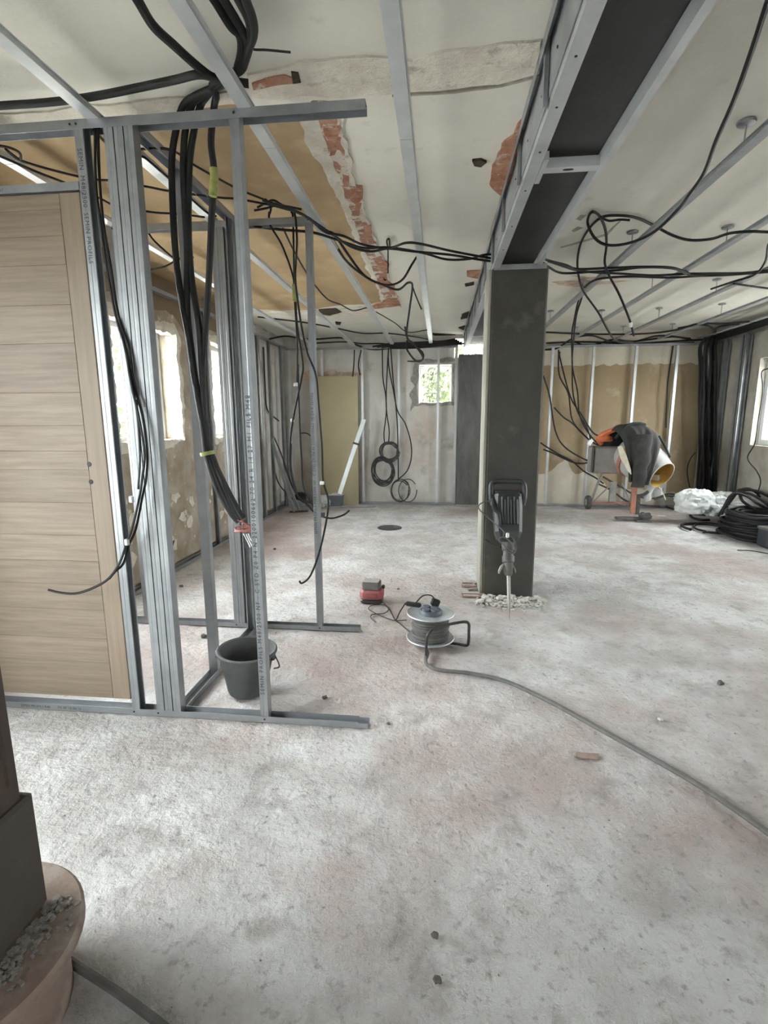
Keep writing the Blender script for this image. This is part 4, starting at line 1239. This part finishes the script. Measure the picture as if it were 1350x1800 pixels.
def sleeve_fn(u, v):
    w_ = 2 * PI * u
    x = 2.50 + .01 * math.sin(v * 5)
    hx = .10 - .025 * v
    p = Vector((x + hx * math.cos(w_) + .008 * math.sin(v * 17), 6.70 - .04 * v * (1 - v) + .035 * math.sin(w_) + .008 * math.sin(v * 23 + w_), 1.16 - .66 * v))
    return p, Vector((math.cos(w_), math.sin(w_), 0))


cloth(0, 1, sleeve_fn, 20, 24, .006).build('sleeve', 'jacket', jk, True)
MB().tube(catmull([(2.245, 6.92, 1.10), (2.30, 6.88, 1.20), (2.40, 6.90, 1.275), (2.52, 6.92, 1.285), (2.60, 6.94, 1.27)], 6), .020, 8).build('collar', 'jacketedge', jk, True)
MB().tube(catmull([(2.78, 6.95, 1.13), (2.84, 6.92, 1.03), (2.88, 6.89, .93), (2.91, 6.87, .86)], 6), .014, 8).build('trim', 'jacketedge', jk, True)
lp = [(2.22, 6.74, 1.0), (2.26, 6.72, 1.02), (2.32, 6.70, .90), (2.38, 6.68, .72), (2.39, 6.68, .66), (2.35, 6.69, .70), (2.26, 6.72, .86)]
MB().add([Vector(p) for p in lp] + [Vector(p) + Vector((0, .02, 0)) for p in lp], [tuple(range(7)), tuple(range(13, 6, -1))] + [(i, (i + 1) % 7, (i + 1) % 7 + 7, i + 7) for i in range(7)]).build('lining', 'lining', jk)

# jute-coloured hose and wet cloth hanging below the drum are one pale rag
rg = thing('pale_rag', (2.86, 7.0, .4), 'pale grey rag hanging below the tipped mixer drum', 'rag')


def rag_fn(u, v):
    p = Vector((2.74 + .20 * u + .03 * math.sin(v * 6), 7.06 + .04 * math.sin(u * 9 + v * 3), .62 - .36 * v * (1 - .3 * u)))
    return p, Vector((0, -1, 0))


cloth(0, 1, rag_fn, 16, 16, .008).build('cloth', 'bag2', rg, True)
MB().tube(catmull([(2.62, 6.99, .56), (2.72, 6.98, .50), (2.86, 6.97, .46), (2.95, 6.97, .30)], 5), .006, 6).build('hem', 'lining', rg, True)

# ================================================================== THICK BLACK CONDUITS over the front partition
TR = .0135


def AY(l, Y0, Y1=None):
    n = len(l)
    Y1 = Y0 if Y1 is None else Y1
    return [A(a, b, Y0 + (Y1 - Y0) * i / (n - 1)) for i, (a, b) in enumerate(l)]


def ZZ(l, z0, z1=None):
    n = len(l)
    z1 = z0 if z1 is None else z1
    return [Z(a, b, z0 + (z1 - z0) * i / (n - 1)) for i, (a, b) in enumerate(l)]


G1 = 'thick black conduits hanging through the front partition'
hub_pts = [A(412, 133, 2.16), A(392, 146, 2.165)]
starts = [[(348, -40), (377, 0), (405, 45), (421, 62), (424, 90), (418, 118)], [(372, -40), (394, 0), (418, 40), (431, 66), (431, 95), (420, 120)],
          [(398, -40), (420, 0), (438, 38), (440, 70), (433, 100), (422, 124)], [(420, -40), (432, 0), (443, 30), (446, 60), (434, 92), (424, 122)]]
tails = [[(345, 168), (322, 186), (309, 230), (302, 284), (304, 373), (309, 450), (318, 520), (331, 590), (342, 667), (357, 752), (363, 797), (382, 858), (405, 900), (416, 914)],
         [(352, 170), (336, 187), (325, 235), (322, 300), (326, 380), (329, 450), (329, 542), (341, 649), (352, 715), (364, 790), (388, 855), (412, 906), (420, 918)],
         [(362, 170), (352, 187), (340, 235), (333, 290), (331, 380), (333, 450), (338, 500), (350, 578), (357, 684), (362, 755), (371, 795), (392, 850), (414, 900), (424, 914)],
         [(380, 168), (376, 190), (371, 249), (376, 302), (372, 380), (369, 450), (366, 510), (359, 613), (357, 684), (366, 773), (370, 798), (398, 858), (418, 896), (428, 912)]]
names = ['leftmost', 'second', 'third', 'rightmost']
for i in range(4):
    st = ZZ(starts[i], 2.585 - .012 * i, 2.545)
    pts = st + [Z(412 - 6 * i, 133, 2.54), A(388 - 5 * i, 150, 2.165 + .012 * i)] + AY(tails[i], 2.17 + .012 * i, 2.2)
    cable('conduit', pts, TR, names[i] + ' of the four thick black conduits bundled through the front partition', G1, m='cable', n=9)
cable('conduit', ZZ([(215, -40), (242, 0), (270, 46), (306, 80), (352, 121), (378, 138), (410, 143)], 2.56, 2.535), .0145, 'thick black conduit slanting from the top edge to the conduit bundle', n=9)
cable('conduit', ZZ([(-60, 193), (0, 186), (60, 182), (121, 176), (185, 166), (249, 153), (310, 140), (352, 131), (392, 141), (437, 147)], 2.535), .0135, 'thick black conduit lying along the top track above the door', n=9)
cable('tie_wire', ZZ([(441, 80), (447, 87), (470, 88), (511, 92)], 2.57), .004, 'thin stiff wire sticking out of the conduit bundle at the ceiling', cat='wire')
# yellow-green tape
for pl_, lab in (([(375, 296), (377, 312), (375, 330), (374, 345)], 'yellow green tape round the rightmost hanging conduit'),):
    tag(MB().tube(AY(pl_, 2.165, 2.167), .0165, 10).build('tape_wrap', 'tape', None, True), lab, 'tape')
tp = A(365, 797, 2.19)
tag(MB().lathe([(.032, -.008), (.0325, -.004), (.0325, .004), (.032, .008)], tp, 18, Vector((.22, 0, -1)).to_track_quat('Z', 'Y').to_matrix()).build('tape_wrap', 'tape', None, True), 'yellow green tape band binding the conduit bundle together', 'tape')
# copper ends
for k in range(4):
    c0 = A(430, 929 + k * 3, 2.2 + .004 * k)
    pts = [c0 + Vector((.045 * math.cos(t), .02 * math.sin(t), .008 * math.sin(t + k) + .004 * k)) for t in [2 * PI * q / 16 for q in range(15)]]
    cable('copper_wire', [A(417 + 2 * k, 914, 2.19)] + pts, .0032, ['upper', 'second', 'third', 'lowest'][k] + ' loop of reddish wire at the conduit ends', 'reddish wire loops at the conduit ends', m='copper', cat='wire')
for k, e in enumerate([(440, 962), (447, 968), (452, 965)]):
    cable('white_wire', [A(428 + k * 4, 938, 2.2), A(434 + k * 4, 950, 2.2), A(*e, 2.2)], .0028, ['left', 'middle', 'right'][k] + ' white wire tip below the reddish wire loops', 'white wire tips', m='whitewire', cat='wire')

# ---- two thin cables beside the door
dl = [(169, 206), (167, 249), (169, 330), (178, 400), (188, 471), (203, 553), (220, 613), (231, 677), (245, 738), (254, 798), (250, 840), (245, 875), (232, 929), (222, 957), (210, 990)]
cable('door_cable', AY(dl, 2.08, 2.0) + AY([(192, 1016), (167, 1032), (135, 1043), (107, 1042), (85, 1037)], 1.995, 1.98), .0055, 'thin black cable curving across the oak door with its tip pointing left', m='cable')
cable('door_cable', AY([(x + (5 if i % 2 else 7), y) for i, (x, y) in enumerate(dl)], 2.085, 2.012) + AY([(203, 1004), (192, 1017)], 2.01, 2.005), .0055, 'thin black cable beside the oak door, the shorter of the pair', m='cable')
cable('door_cable', AY([(172, 205), (176, 330), (184, 420), (197, 500), (212, 570)] + [(226, 640), (240, 720), (246, 800), (243, 860)], 2.10, 2.03), .005, 'thin black cable behind the pair that hangs beside the oak door', m='dustycable')
for px, py, lab in ((223, 953, 'small metal clip on the door cables, lower one'), (231, 878, 'small metal clip on the door cables, upper one')):
    p = A(px, py, 1.995)
    tag(MB().rbox(-.010, .010, -.008, .008, -.014, .014, .003, Matrix.Translation(p)).build('cable_clip', 'galv_bright', None), lab, 'clip')

# ---- cables over the second partition
cable('hanging_cable', AY([(473, 372), (473, 385), (476, 398), (494, 428), (507, 460), (515, 486), (518, 505)], 3.12, 3.2), .006, 'black cable slanting into the bundle inside the second partition')
cable('hanging_cable', AY([(512, 372), (515, 382), (516, 428), (517, 485), (518, 526), (521, 574), (523, 620), (522, 672)], 3.2), .006, 'straight black cable hanging in the second partition, ending at head height')
cable('hanging_cable', AY([(517, 372), (520, 388), (522, 428), (519, 485), (523, 526), (530, 574), (540, 620), (555, 659), (560, 712), (566, 788), (568, 844), (577, 878), (574, 913), (562, 968), (546, 1011), (531, 1025), (526, 1021)], 3.07, 3.02), .0062,
      'long black cable hanging down in front of the end stud of the second partition')
cable('hanging_cable', AY([(519, 500), (522, 570), (532, 637), (530, 665), (517, 727), (510, 778), (511, 825), (521, 867), (543, 890), (551, 899), (564, 907), (583, 911), (604, 905), (614, 897)], 3.25, 3.4), .0065,
      'black cable whose tip curls up right beyond the end stud')
cable('hanging_cable', AY([(524, 640), (525, 693), (527, 750), (530, 807), (533, 854), (545, 880), (555, 895)], 3.3, 3.4), .006, 'black cable dropping behind the end stud of the second partition')
for px, py, lab in ((514, 739, 'white tag on the cables left of the end stud, lower one'), (520, 676, 'white tag on the cables left of the end stud, upper one'), (566, 849, 'white tag on the long cable right of the end stud')):
    p = A(px, py, 3.03 if px > 550 else 3.3)
    tag(MB().rbox(-.013, .013, -.004, .004, -.011, .011, .002, Matrix.Translation(p)).build('cable_tag', 'label', None), lab, 'tag')
tag(MB().tube([A(517, 500, 3.19), A(518, 530, 3.19)], .0125, 8).build('tape_wrap', 'tape', None, True), 'yellow tape round the cables in the second partition', 'tape')
p = A(567, 905, 3.32)
tag(MB().rbox(-.02, .016, -.012, .012, -.016, .016, .004, Matrix.Translation(p)).build('junction_sleeve', 'navy', None), 'dark blue sleeve behind the end stud near the floor', 'sleeve')
cable('thin_cable', AY([(490, 384), (514, 436), (537, 477), (553, 501), (576, 526), (598, 535), (621, 546), (645, 541), (655, 545), (693, 567), (717, 584), (751, 580)], 3.25, 6.9), .006, 'thin cable sweeping across the tan ceiling toward the far wall')

# ---- cables under the ceiling, left
G2 = 'cables strung under the left ceiling'
LC = [([(-30, 255), (10, 258), (34, 268), (34, 280), (10, 262), (39, 283), (124, 307), (171, 316), (199, 318), (263, 329), (299, 336), (382, 347), (420, 350), (473, 360)], 2.47, 'black cable above the oak door with a small loop at the left edge'),
      ([(-30, 262), (20, 283), (57, 299), (128, 327), (178, 350), (203, 361), (267, 373), (313, 376), (360, 382)], 2.44, 'black cable below the looped one above the oak door'),
      ([(165, 228), (194, 256), (240, 262), (299, 263), (341, 290), (382, 313), (418, 332), (462, 350), (490, 362)], 2.48, 'black cable slanting behind the hanging conduits to the second partition'),
      ([(250, 275), (262, 283), (310, 325), (359, 370), (380, 380)], 2.49, 'black cable running beside the return frame top track')]
for l, z, lab in LC:
    cable('ceiling_cable', ZZ(l, z), .0055, lab, G2)
cable('ceiling_cable', AY([(258, 405), (270, 422), (289, 440), (307, 454), (324, 455), (340, 452)], 3.4), .006, 'drooping black cable seen right of the stud pile, upper strand', G2)
cable('ceiling_cable', AY([(262, 474), (275, 472), (293, 467), (310, 457), (330, 447)], 3.4), .006, 'drooping black cable seen right of the stud pile, lower strand', G2)
for k, (l, lab) in enumerate([([(462, 352), (480, 358), (500, 364), (520, 372), (545, 385), (572, 408), (604, 415), (638, 430), (683, 436), (713, 427), (741, 429), (792, 441), (845, 451), (870, 455)], 'upper cable of the bunch strung from second partition to column'),
                              ([(470, 358), (500, 366), (530, 376), (577, 407), (618, 434), (652, 442), (683, 437), (727, 442), (792, 448), (840, 456), (870, 460)], 'middle cable of the bunch strung from second partition to column'),
                              ([(446, 398), (497, 404), (551, 409), (600, 424), (640, 436), (683, 435), (741, 444), (785, 456), (826, 455), (850, 448), (872, 447)], 'lower cable of the bunch strung from second partition to column')]):
    cable('strung_cable', ZZ(l, 2.455 + .008 * k), .008, lab, 'cables strung from second partition to column')
cable('strung_cable', AY([(572, 404), (584, 420), (611, 461), (652, 492), (683, 501), (707, 492), (724, 465), (736, 446)], 3.6, 4.1), .008, 'cable drooping in a deep curve under the tan ceiling edge')
cable('strung_cable', AY([(580, 408), (591, 417), (638, 482), (672, 500), (700, 509), (717, 497), (725, 503), (720, 543), (715, 591), (727, 604), (741, 623), (743, 632), (730, 635), (717, 635)], 3.55, 6.0), .009, 'cable drooping then dropping to a loop before the far window')
cable('hook_wire', AY([(682, 480), (682, 440), (680, 424), (684, 420), (685, 432)], 4.2), .006, 'short wire hanging from a hook below the strung cables', cat='wire')
cable('hook_wire', AY([(725, 503), (729, 515), (735, 530), (741, 544)], 5.0), .006, 'short wire tail under the drooping cable', cat='wire')
cable('window_loop_cable', AY([(712, 575), (716, 594), (728, 607), (742, 619), (744, 628), (740, 634), (731, 634), (720, 622), (714, 610), (716, 598)], 7.6), .013, 'black cable loop hanging left above the far window')
# knotted ends on the second partition
for i, l in enumerate([[(452, 365), (465, 358), (480, 352), (495, 360), (510, 366)], [(447, 370), (468, 366), (486, 361), (505, 363), (530, 368)], [(466, 350), (472, 356), (476, 366), (474, 376)]]):
    cable('knotted_cable', AY(l, 3.05), .0065, ['upper', 'lower', 'upright'][i] + ' strand of the cable knot on the second partition top track', 'cable knot on the second partition')

# ---- far ceiling edge, left part
FC = [([(453, 557), (536, 567), (591, 577), (638, 586), (683, 586), (741, 594), (771, 601), (800, 600)], .009, 'thin cable sagging under the far left ceiling'),
      ([(473, 596), (502, 591), (536, 596), (560, 596), (601, 594), (621, 604), (652, 614), (690, 612), (720, 606)], .012, 'thick cable curving over the far left corner'),
      ([(557, 603), (604, 601), (640, 604), (672, 604), (700, 609)], .010, 'cable lying near the far top track above the plasterboard sheet')]
for l, r, lab in FC:
    cable('far_ceiling_cable', ZZ(l, 2.50, 2.475), r, lab, 'cables along the far left ceiling')
for i in range(5):
    l = [(655 + 8 * i, 609 + (i % 3)), (690, 604 + 2 * i), (730, 602 + 2.4 * i), (775, 600 + 2 * i), (800 + 4 * i, 596 + 2 * i)]
    cable('far_ceiling_cable', AY(l, 8.0, 8.0 - .02 * i), .013, ['topmost', 'second', 'third', 'fourth', 'lowest'][i] + ' black cable of the bundle above the far window', 'cable bundle above the far window')

# ---- hanging coils on the far wall
G3 = 'cables hanging on the far wall left of the window'
YW = 8.1
for l, lab in [([(672, 612), (673, 663), (678, 696), (679, 725), (675, 760), (676, 780)], 'left cable dropping to the hanging coils'), ([(683, 612), (680, 663), (679, 715), (684, 756), (683, 778)], 'middle cable dropping to the hanging coils'),
               ([(687, 612), (691, 667), (696, 715), (699, 756), (700, 818), (700, 845)], 'straight cable dropping right of the hanging coils to the floor ring'),
               ([(682, 625), (684, 648), (691, 684), (699, 723), (712, 744), (722, 777), (723, 804), (716, 827), (702, 841), (694, 848)], 'cable bowing out right between stud and window'),
               ([(623, 615), (622, 640), (620, 662)], 'short cable end above the plasterboard sheet, left one'), ([(635, 615), (630, 640), (633, 660)], 'short cable end above the plasterboard sheet, right one')]:
    cable('wall_cable', AY(l, YW), .009, lab, G3)


def coil(cx, cy, Y, rx, ry, turns, r, label, group, name='cable_coil', seed=0, m='dustycable'):
    rnd = random.Random(seed)
    c0 = A(cx, cy, Y)
    pts = []
    for k in range(turns):
        ox, oz, ex, ey = rnd.uniform(-.025, .025), rnd.uniform(-.03, .03), rnd.uniform(.88, 1.12), rnd.uniform(.88, 1.12)
        for q in range(12):
            t = 2 * PI * q / 12 + .6
            pts.append(c0 + Vector((ox + rx * ex * math.cos(t), -.008 * k + rnd.uniform(-.006, .006), oz + ry * ey * math.sin(t))))
    o = MB().tube(catmull(pts, 3), r, 6).build(name, m, None, True)
    return tag(o, label, 'coil', group)


coil(685, 795, 8.08, .135, .15, 6, .009, 'upper coil of black cable hanging on the far wall', 'coils on the far wall', seed=1)
coil(673, 828, 8.06, .165, .20, 8, .009, 'largest coil of black cable hanging on the far wall', 'coils on the far wall', seed=2)
coil(704, 864, 8.04, .145, .165, 3, .007, 'loose thin coil standing on the floor at the far wall', 'coils on the far wall', seed=3)
coil(716, 864, 8.02, .135, .165, 1, .007, 'single thin ring right of the loose coil at the far wall', 'coils on the far wall', seed=5)
cable('wire_bow', AY([(527, 763), (532, 761), (540, 762), (546, 766)], 8.235) , .008, 'small bent wire on the far wall beside the left corner', cat='wire')
# left wall strays
for i, (l, lab) in enumerate([([(463, 610), (466, 680), (470, 720), (490, 740)], 'grey cable strand on the left wall by the bright stud'), ([(478, 760), (495, 800), (512, 850), (524, 874)], 'dark cable leaning to the far left corner, upper strand'),
                              ([(481, 820), (490, 850), (505, 868), (515, 878)], 'dark cable sagging low on the left wall'), ([(512, 780), (512, 825), (524, 872), (534, 884)], 'dark cable dropping into the far left corner heap')]):
    cable('corner_cable', AY(l, 7.4, 7.6), .011, lab, 'cables in the far left corner', m='dustycable')
tag(blob(MB(), A(529, 874, 7.5), .11, .1, .07, 7.7, .4, 20, 12).build('cable_heap', 'cable', None, True), 'small dark heap of cable in the far left corner', 'cable heap')

# ---- big loops right of the beam
cable('loop_cable', ZZ([(1362, -40), (1348, 7), (1317, 102), (1288, 181), (1259, 247), (1237, 305), (1213, 340)], 2.47) + AY([(1192, 368), (1152, 406), (1110, 426), (1070, 431), (1046, 419), (1033, 392), (1040, 373), (1054, 380), (1064, 404), (1066, 431), (1063, 461),
      (1070, 483), (1089, 519), (1108, 566), (1114, 590)], 3.15, 4.6), .0085, 'long black cable from the top right corner, looped once by the beam')
cable('loop_cable', ZZ([(1420, 410), (1350, 408), (1319, 407), (1283, 410), (1250, 420)], 2.46) + AY([(1213, 422), (1183, 414), (1152, 398), (1122, 384), (1092, 379), (1058, 382), (1034, 404), (1019, 434), (1015, 467), (1020, 498), (1028, 516), (1052, 550), (1070, 583), (1086, 600), (1120, 603)], 3.75, 5.2),
      .0085, 'black cable wavering in from the right edge and dropping beside the column')
cable('loop_cable', AY([(1054, 380), (1070, 388), (1090, 386), (1107, 387)], 3.5), .007, 'short cable tail at the knot of the big loop')
tag(MB().rbox(-.011, .011, -.011, .011, -.02, .02, .004, Matrix.Translation(A(1109, 571, 4.5))).build('cable_tag', 'label', None), 'white tag on the straight end of the looped cable', 'tag')
G4 = 'cables crossing the right ceiling'
for l, lab in [([(955, 454), (964, 458), (995, 466), (1016, 473), (1070, 471), (1128, 469), (1177, 470), (1201, 476), (1222, 483), (1274, 483), (1350, 478), (1420, 476)], 'upper black cable crossing the right ceiling from the column'),
               ([(955, 462), (964, 469), (988, 480), (1037, 478), (1086, 475), (1128, 470), (1183, 472), (1220, 484), (1300, 482), (1420, 470)], 'second black cable crossing the right ceiling from the column'),
               ([(964, 459), (1019, 476), (1092, 481), (1152, 484), (1213, 481), (1304, 480), (1350, 475), (1420, 472)], 'third black cable crossing the right ceiling from the column'),
               ([(1028, 505), (1040, 495), (1061, 489), (1107, 486), (1177, 488), (1228, 485), (1320, 480), (1420, 474)], 'lowest black cable crossing the right ceiling'),
               ([(1356, 425), (1350, 433), (1345, 461), (1326, 483), (1289, 495), (1250, 508)], 'short cable bending down by the right edge of the ceiling'), ([(1290, 499), (1320, 503), (1350, 507), (1400, 512)], 'faint cable near the right edge of the ceiling')]:
    cable('crossing_cable', ZZ(l, 2.475), .009, lab, G4)
cable('drop_cable', AY([(1043, 493), (1028, 505), (1017, 528), (1010, 559), (1005, 592), (1006, 640), (1007, 689), (1016, 725), (1031, 750), (1038, 772)], 5.2, 8.0), .010, 'cable dropping from the ceiling knot to the ochre wall')
cable('drop_cable', AY([(1020, 498), (1026, 507), (1022, 525), (1013, 555), (1008, 600), (1006, 643), (1015, 687), (1019, 730), (1035, 762), (1055, 785)], 5.2, 8.0), .010, 'second cable dropping from the ceiling knot toward the mixer')
G5 = 'cables sagging across the ochre far wall'
for l, lab in [([(982, 615), (983, 658), (999, 692), (1006, 738), (1029, 767), (1055, 785), (1078, 791)], 'cable from the second far stud sagging to the mixer'), ([(984, 618), (985, 632), (1003, 698), (1023, 730), (1041, 759), (1058, 769)], 'cable sagging closely beside it above the mixer box'),
               ([(955, 660), (960, 675), (967, 701), (976, 756), (992, 785), (1029, 808), (1050, 809)], 'cable sweeping low from the column to the mixer box'), ([(974, 716), (990, 733), (1006, 744), (1032, 770)], 'short cable crossing between two far studs'),
               ([(950, 778), (960, 785), (983, 799), (1006, 811), (1026, 828), (1047, 840), (1061, 850)], 'lowest cable on the ochre wall behind the mixer'), ([(955, 790), (971, 796), (1012, 814), (1050, 811)], 'flat cable just above the lowest one on the ochre wall'),
               ([(1183, 608), (1174, 672), (1172, 716), (1171, 752)], 'cable hanging beside the bright far stud')]:
    cable('sagging_cable', AY(l, 8.125), .011, lab, G5)
tag(MB().rbox(-.03, .03, -.004, .004, -.05, .05, .004, Matrix.Translation(A(1038, 777, 8.02)) @ Matrix.Rotation(.5, 4, 'Y')).build('cable_tag', 'label', None), 'white tag on the cables left of the mixer', 'tag')
for i, l in enumerate([[(1010, 600), (1031, 609), (1052, 604), (1077, 597), (1108, 600), (1140, 597), (1183, 592), (1219, 598)], [(958, 615), (979, 612), (1007, 595), (1040, 590), (1077, 601), (1116, 600), (1159, 590), (1213, 595)],
                       [(960, 584), (1031, 587), (1122, 587), (1183, 581), (1228, 569), (1274, 569), (1350, 562)], [(1192, 577), (1228, 571), (1250, 575), (1262, 590)], [(1252, 592), (1258, 578), (1270, 573), (1300, 569)],
                       [(960, 603), (1030, 601), (1110, 604), (1180, 600), (1235, 597)], [(960, 608), (1040, 606), (1130, 607), (1220, 602)]]):
    cable('far_cable', ZZ(l, 2.485), .012, ['wavy cable above the ochre wall', 'cable waving from the column along the far right ceiling', 'long cable rising to the right above the far wall', 'cable bending down to the black corner bundle',
                                            'cable rising from the black corner bundle', 'straight cable just above the far right top track', 'lowest straight cable above the far right top track'][i], 'cables along the far right ceiling')
for i in range(5):
    cable('right_wall_cable', ZZ([(1235 + 3 * i, 597 + 1.5 * i), (1262, 589 + 2 * i), (1300, 577 + 2.2 * i), (1350, 559 + 2.5 * i), (1420, 534 + 3 * i)], 2.48 - .012 * i), .013, ['top', 'second', 'third', 'fourth', 'bottom'][i] + ' black cable running along the top of the right wall', 'cables along the top of the right wall')
rnd = random.Random(3)
for i in range(9):
    x0 = 1227 + i * 3.3
    l = [(1240 + i * 2.5, 594)] + [(x0 + 4 - (yy - 608) * .012 + rnd.uniform(-2.5, 2.5), yy) for yy in (612, 650, 700, 750, 800, 850)] + [(x0 - 2, 872)]
    cable('corner_riser', AY(l, 7.98 - .03 * (i % 3)), .019, ['first', 'second', 'third', 'fourth', 'fifth', 'sixth', 'seventh', 'eighth', 'ninth'][i] + ' black cable from the left in the upright corner bundle', 'upright black cables in the right corner')
cable('wall_wire', [X_(1362, 645, 3.9), X_(1350, 648, 3.92), X_(1339, 655, 3.93), X_(1341, 687, 3.93), X_(1333, 739, 3.93), X_(1327, 779, 3.93), X_(1314, 805, 3.93), X_(1330, 828, 3.9), X_(1337, 846, 3.88), X_(1331, 869, 3.86)], .007, 'thin wire trailing down beside the white right window', cat='wire')
cable('wall_wire', AY([(1213, 860), (1208, 830), (1212, 810), (1222, 795)], 8.0), .008, 'thin wire standing at the foot of the ochre wall', cat='wire')

# ---- heap of black cable on the floor at the right
hc = A(1345, 905, 6.15)
hc.z = 0
names = ['bottom', 'second lowest', 'third', 'fourth', 'fifth', 'sixth', 'top']
for k in range(7):
    rnd = random.Random(50 + k)
    pts = []
    for t_ in range(5):
        R1, R2 = rnd.uniform(.34, .42) - .012 * k, rnd.uniform(.28, .40)
        ox, oy = rnd.uniform(-.05, .05), rnd.uniform(-.06, .06)
        for q in range(14):
            t = 2 * PI * q / 14
            pts.append(hc + Vector((ox + R1 * math.cos(t), oy + R2 * math.sin(t), .02 + .040 * k + rnd.uniform(-.008, .012) + .008 * t_)))
    tag(MB().tube(catmull(pts, 2), .019, 6).build('cable_coil', 'cable', None, True), names[k] + ' coil of the black cable heap by the right wall', 'coil', 'heap of black cable by the right wall')
G6 = 'loose cable ends of the heap by the right wall'
for l, r, lab in [([(1214, 931), (1205, 928), (1198, 924), (1203, 921), (1222, 920), (1245, 921), (1275, 925)], .017, 'loose cable end curling out left of the heap on the floor'),
                  ([(1247, 914), (1230, 914), (1216, 909), (1214, 903), (1222, 896), (1240, 891), (1262, 889), (1285, 895)], .016, 'cable hooking round in front of the white sacks'),
                  ([(1240, 934), (1225, 930), (1219, 925), (1230, 920), (1250, 920), (1290, 928)], .014, 'second cable loop on the floor left of the heap'),
                  ([(1170, 890), (1185, 896), (1210, 901), (1240, 906)], .013, 'thin cable lying left of the full white sack'), ([(1235, 935), (1265, 937), (1295, 940), (1330, 946)], .014, 'cable lying along the near side of the heap')]:
    cable('loose_cable', [Z(a_, b_, r + .004) for a_, b_ in l], r, lab, G6)
for i, l in enumerate([[(1262, 908, 6.6), (1272, 892, 6.6), (1282, 874, 6.6), (1295, 866, 6.6), (1318, 868, 6.5), (1340, 880, 6.4), (1365, 900, 6.3)], [(1268, 905, 6.55), (1278, 885, 6.55), (1292, 868, 6.55), (1312, 872, 6.5), (1330, 884, 6.4), (1350, 896, 6.4)],
                       [(1272, 900, 6.7), (1285, 880, 6.7), (1300, 864, 6.7), (1325, 862, 6.6), (1350, 872, 6.5), (1380, 890, 6.4)], [(1300, 868, 6.6), (1305, 880, 6.5), (1318, 890, 6.45), (1330, 896, 6.4)], [(1297, 862, 6.8), (1315, 859, 6.7), (1330, 866, 6.7), (1335, 874, 6.6)]]):
    cable('loose_cable', [A(*p) for p in l], .017, ['nearest', 'second', 'highest', 'inner', 'rearmost'][i] + ' cable arching up over the white sacks from the heap', 'cables arching over the heap')
for i, (l, lab) in enumerate([([(1050, 850), (1075, 862), (1100, 880), (1130, 888), (1160, 890)], 'cable on the floor under the mixer, nearest'), ([(1060, 838), (1090, 855), (1120, 872), (1150, 876), (1175, 868), (1195, 872)], 'cable tangle behind the mixer feet'),
                              ([(1150, 878), (1170, 872), (1190, 874), (1205, 878)], 'dark cable between the mixer and the white sack')]):
    cable('under_mixer_cable', AY(l, 7.9, 7.95), .012, lab, 'cables behind the mixer feet', m='dustycable')

# ================================================================== OUTSIDE: pale gravel, shrubs and trees seen through the openings
gd = MB()
for x0, x1, y0, y1 in ((-40, XL - .35, -30, 50), (XR + .35, 40, -30, 50), (XL - .35, XR + .35, YF + .35, 50), (XL - .35, XR + .35, -30, YB - .35)):
    gd.box(x0, x1, y0, y1, -.5, -.3)
gd = gd.build('ground_outside', 'bounce_gravel', None)
struct(gd)


def tree(x, y, h, rx, rz, n, label, seed):
    rnd = random.Random(seed)
    t = thing('tree', (x, y, -.3), label, 'tree', 'trees outside the windows')
    tk = MB().tube(catmull([(x, y, -.32), (x + .05, y, h * .3), (x - .04, y + .05, h * .6), (x, y, h * .8)], 4), [.11 - .006 * k for k in range(13)], 8)
    tk = tk.build('trunk', 'bark', t, True)
    for k in range(9):
        a_ = rnd.uniform(0, 2 * PI)
        z0 = h * rnd.uniform(.2, .6)
        e = Vector((x + rx * .8 * math.cos(a_), y + rx * .8 * math.sin(a_), z0 + h * rnd.uniform(.1, .35)))
        MB().tube(catmull([(x, y, z0), (x + rx * .3 * math.cos(a_), y + rx * .3 * math.sin(a_), z0 + .25), e], 4), [.035 - .003 * q for q in range(9)], 6).build('branch', 'bark', t, True)
    lf = MB()
    for k in range(n):
        while True:
            p = Vector((rnd.uniform(-1, 1), rnd.uniform(-1, 1), rnd.uniform(-1, 1)))
            if .25 < p.length < 1 and noise.noise(p * 2.3 + Vector((seed, 0, 0))) > -.12:
                break
        c = Vector((x + p.x * rx, y + p.y * rx, h * .55 + p.z * rz))
        if c.z < -.25:
            continue
        s = rnd.uniform(.04, .09)
        u = Vector((rnd.gauss(0, 1), rnd.gauss(0, 1), rnd.gauss(0, 1))).normalized()
        v = u.orthogonal().normalized()
        lf.add([c - u * s, c + v * s * .5, c + u * s, c - v * s * .5], [(0, 1, 2, 3)])
    lf = lf.build('foliage', 'leaf', t)
    lf['kind'] = 'stuff'


tree(-.75, 12.0, 3.4, 1.3, 1.9, 5200, 'leafy tree seen through the left half of the far window', 1)
tree(.95, 14.6, 3.4, 1.5, 2.0, 5200, 'leafy tree seen through the right half of the far window', 2)
tree(-6.2, 6.6, 3.6, 1.5, 1.9, 1700, 'thin leaved tree seen through the nearer left window', 3)
tree(-7.0, 11.0, 3.6, 1.6, 1.9, 1700, 'thin leaved tree outside beyond the second left window', 4)

for o in bpy.data.objects:
    if '_o' in o:
        del o['_o']
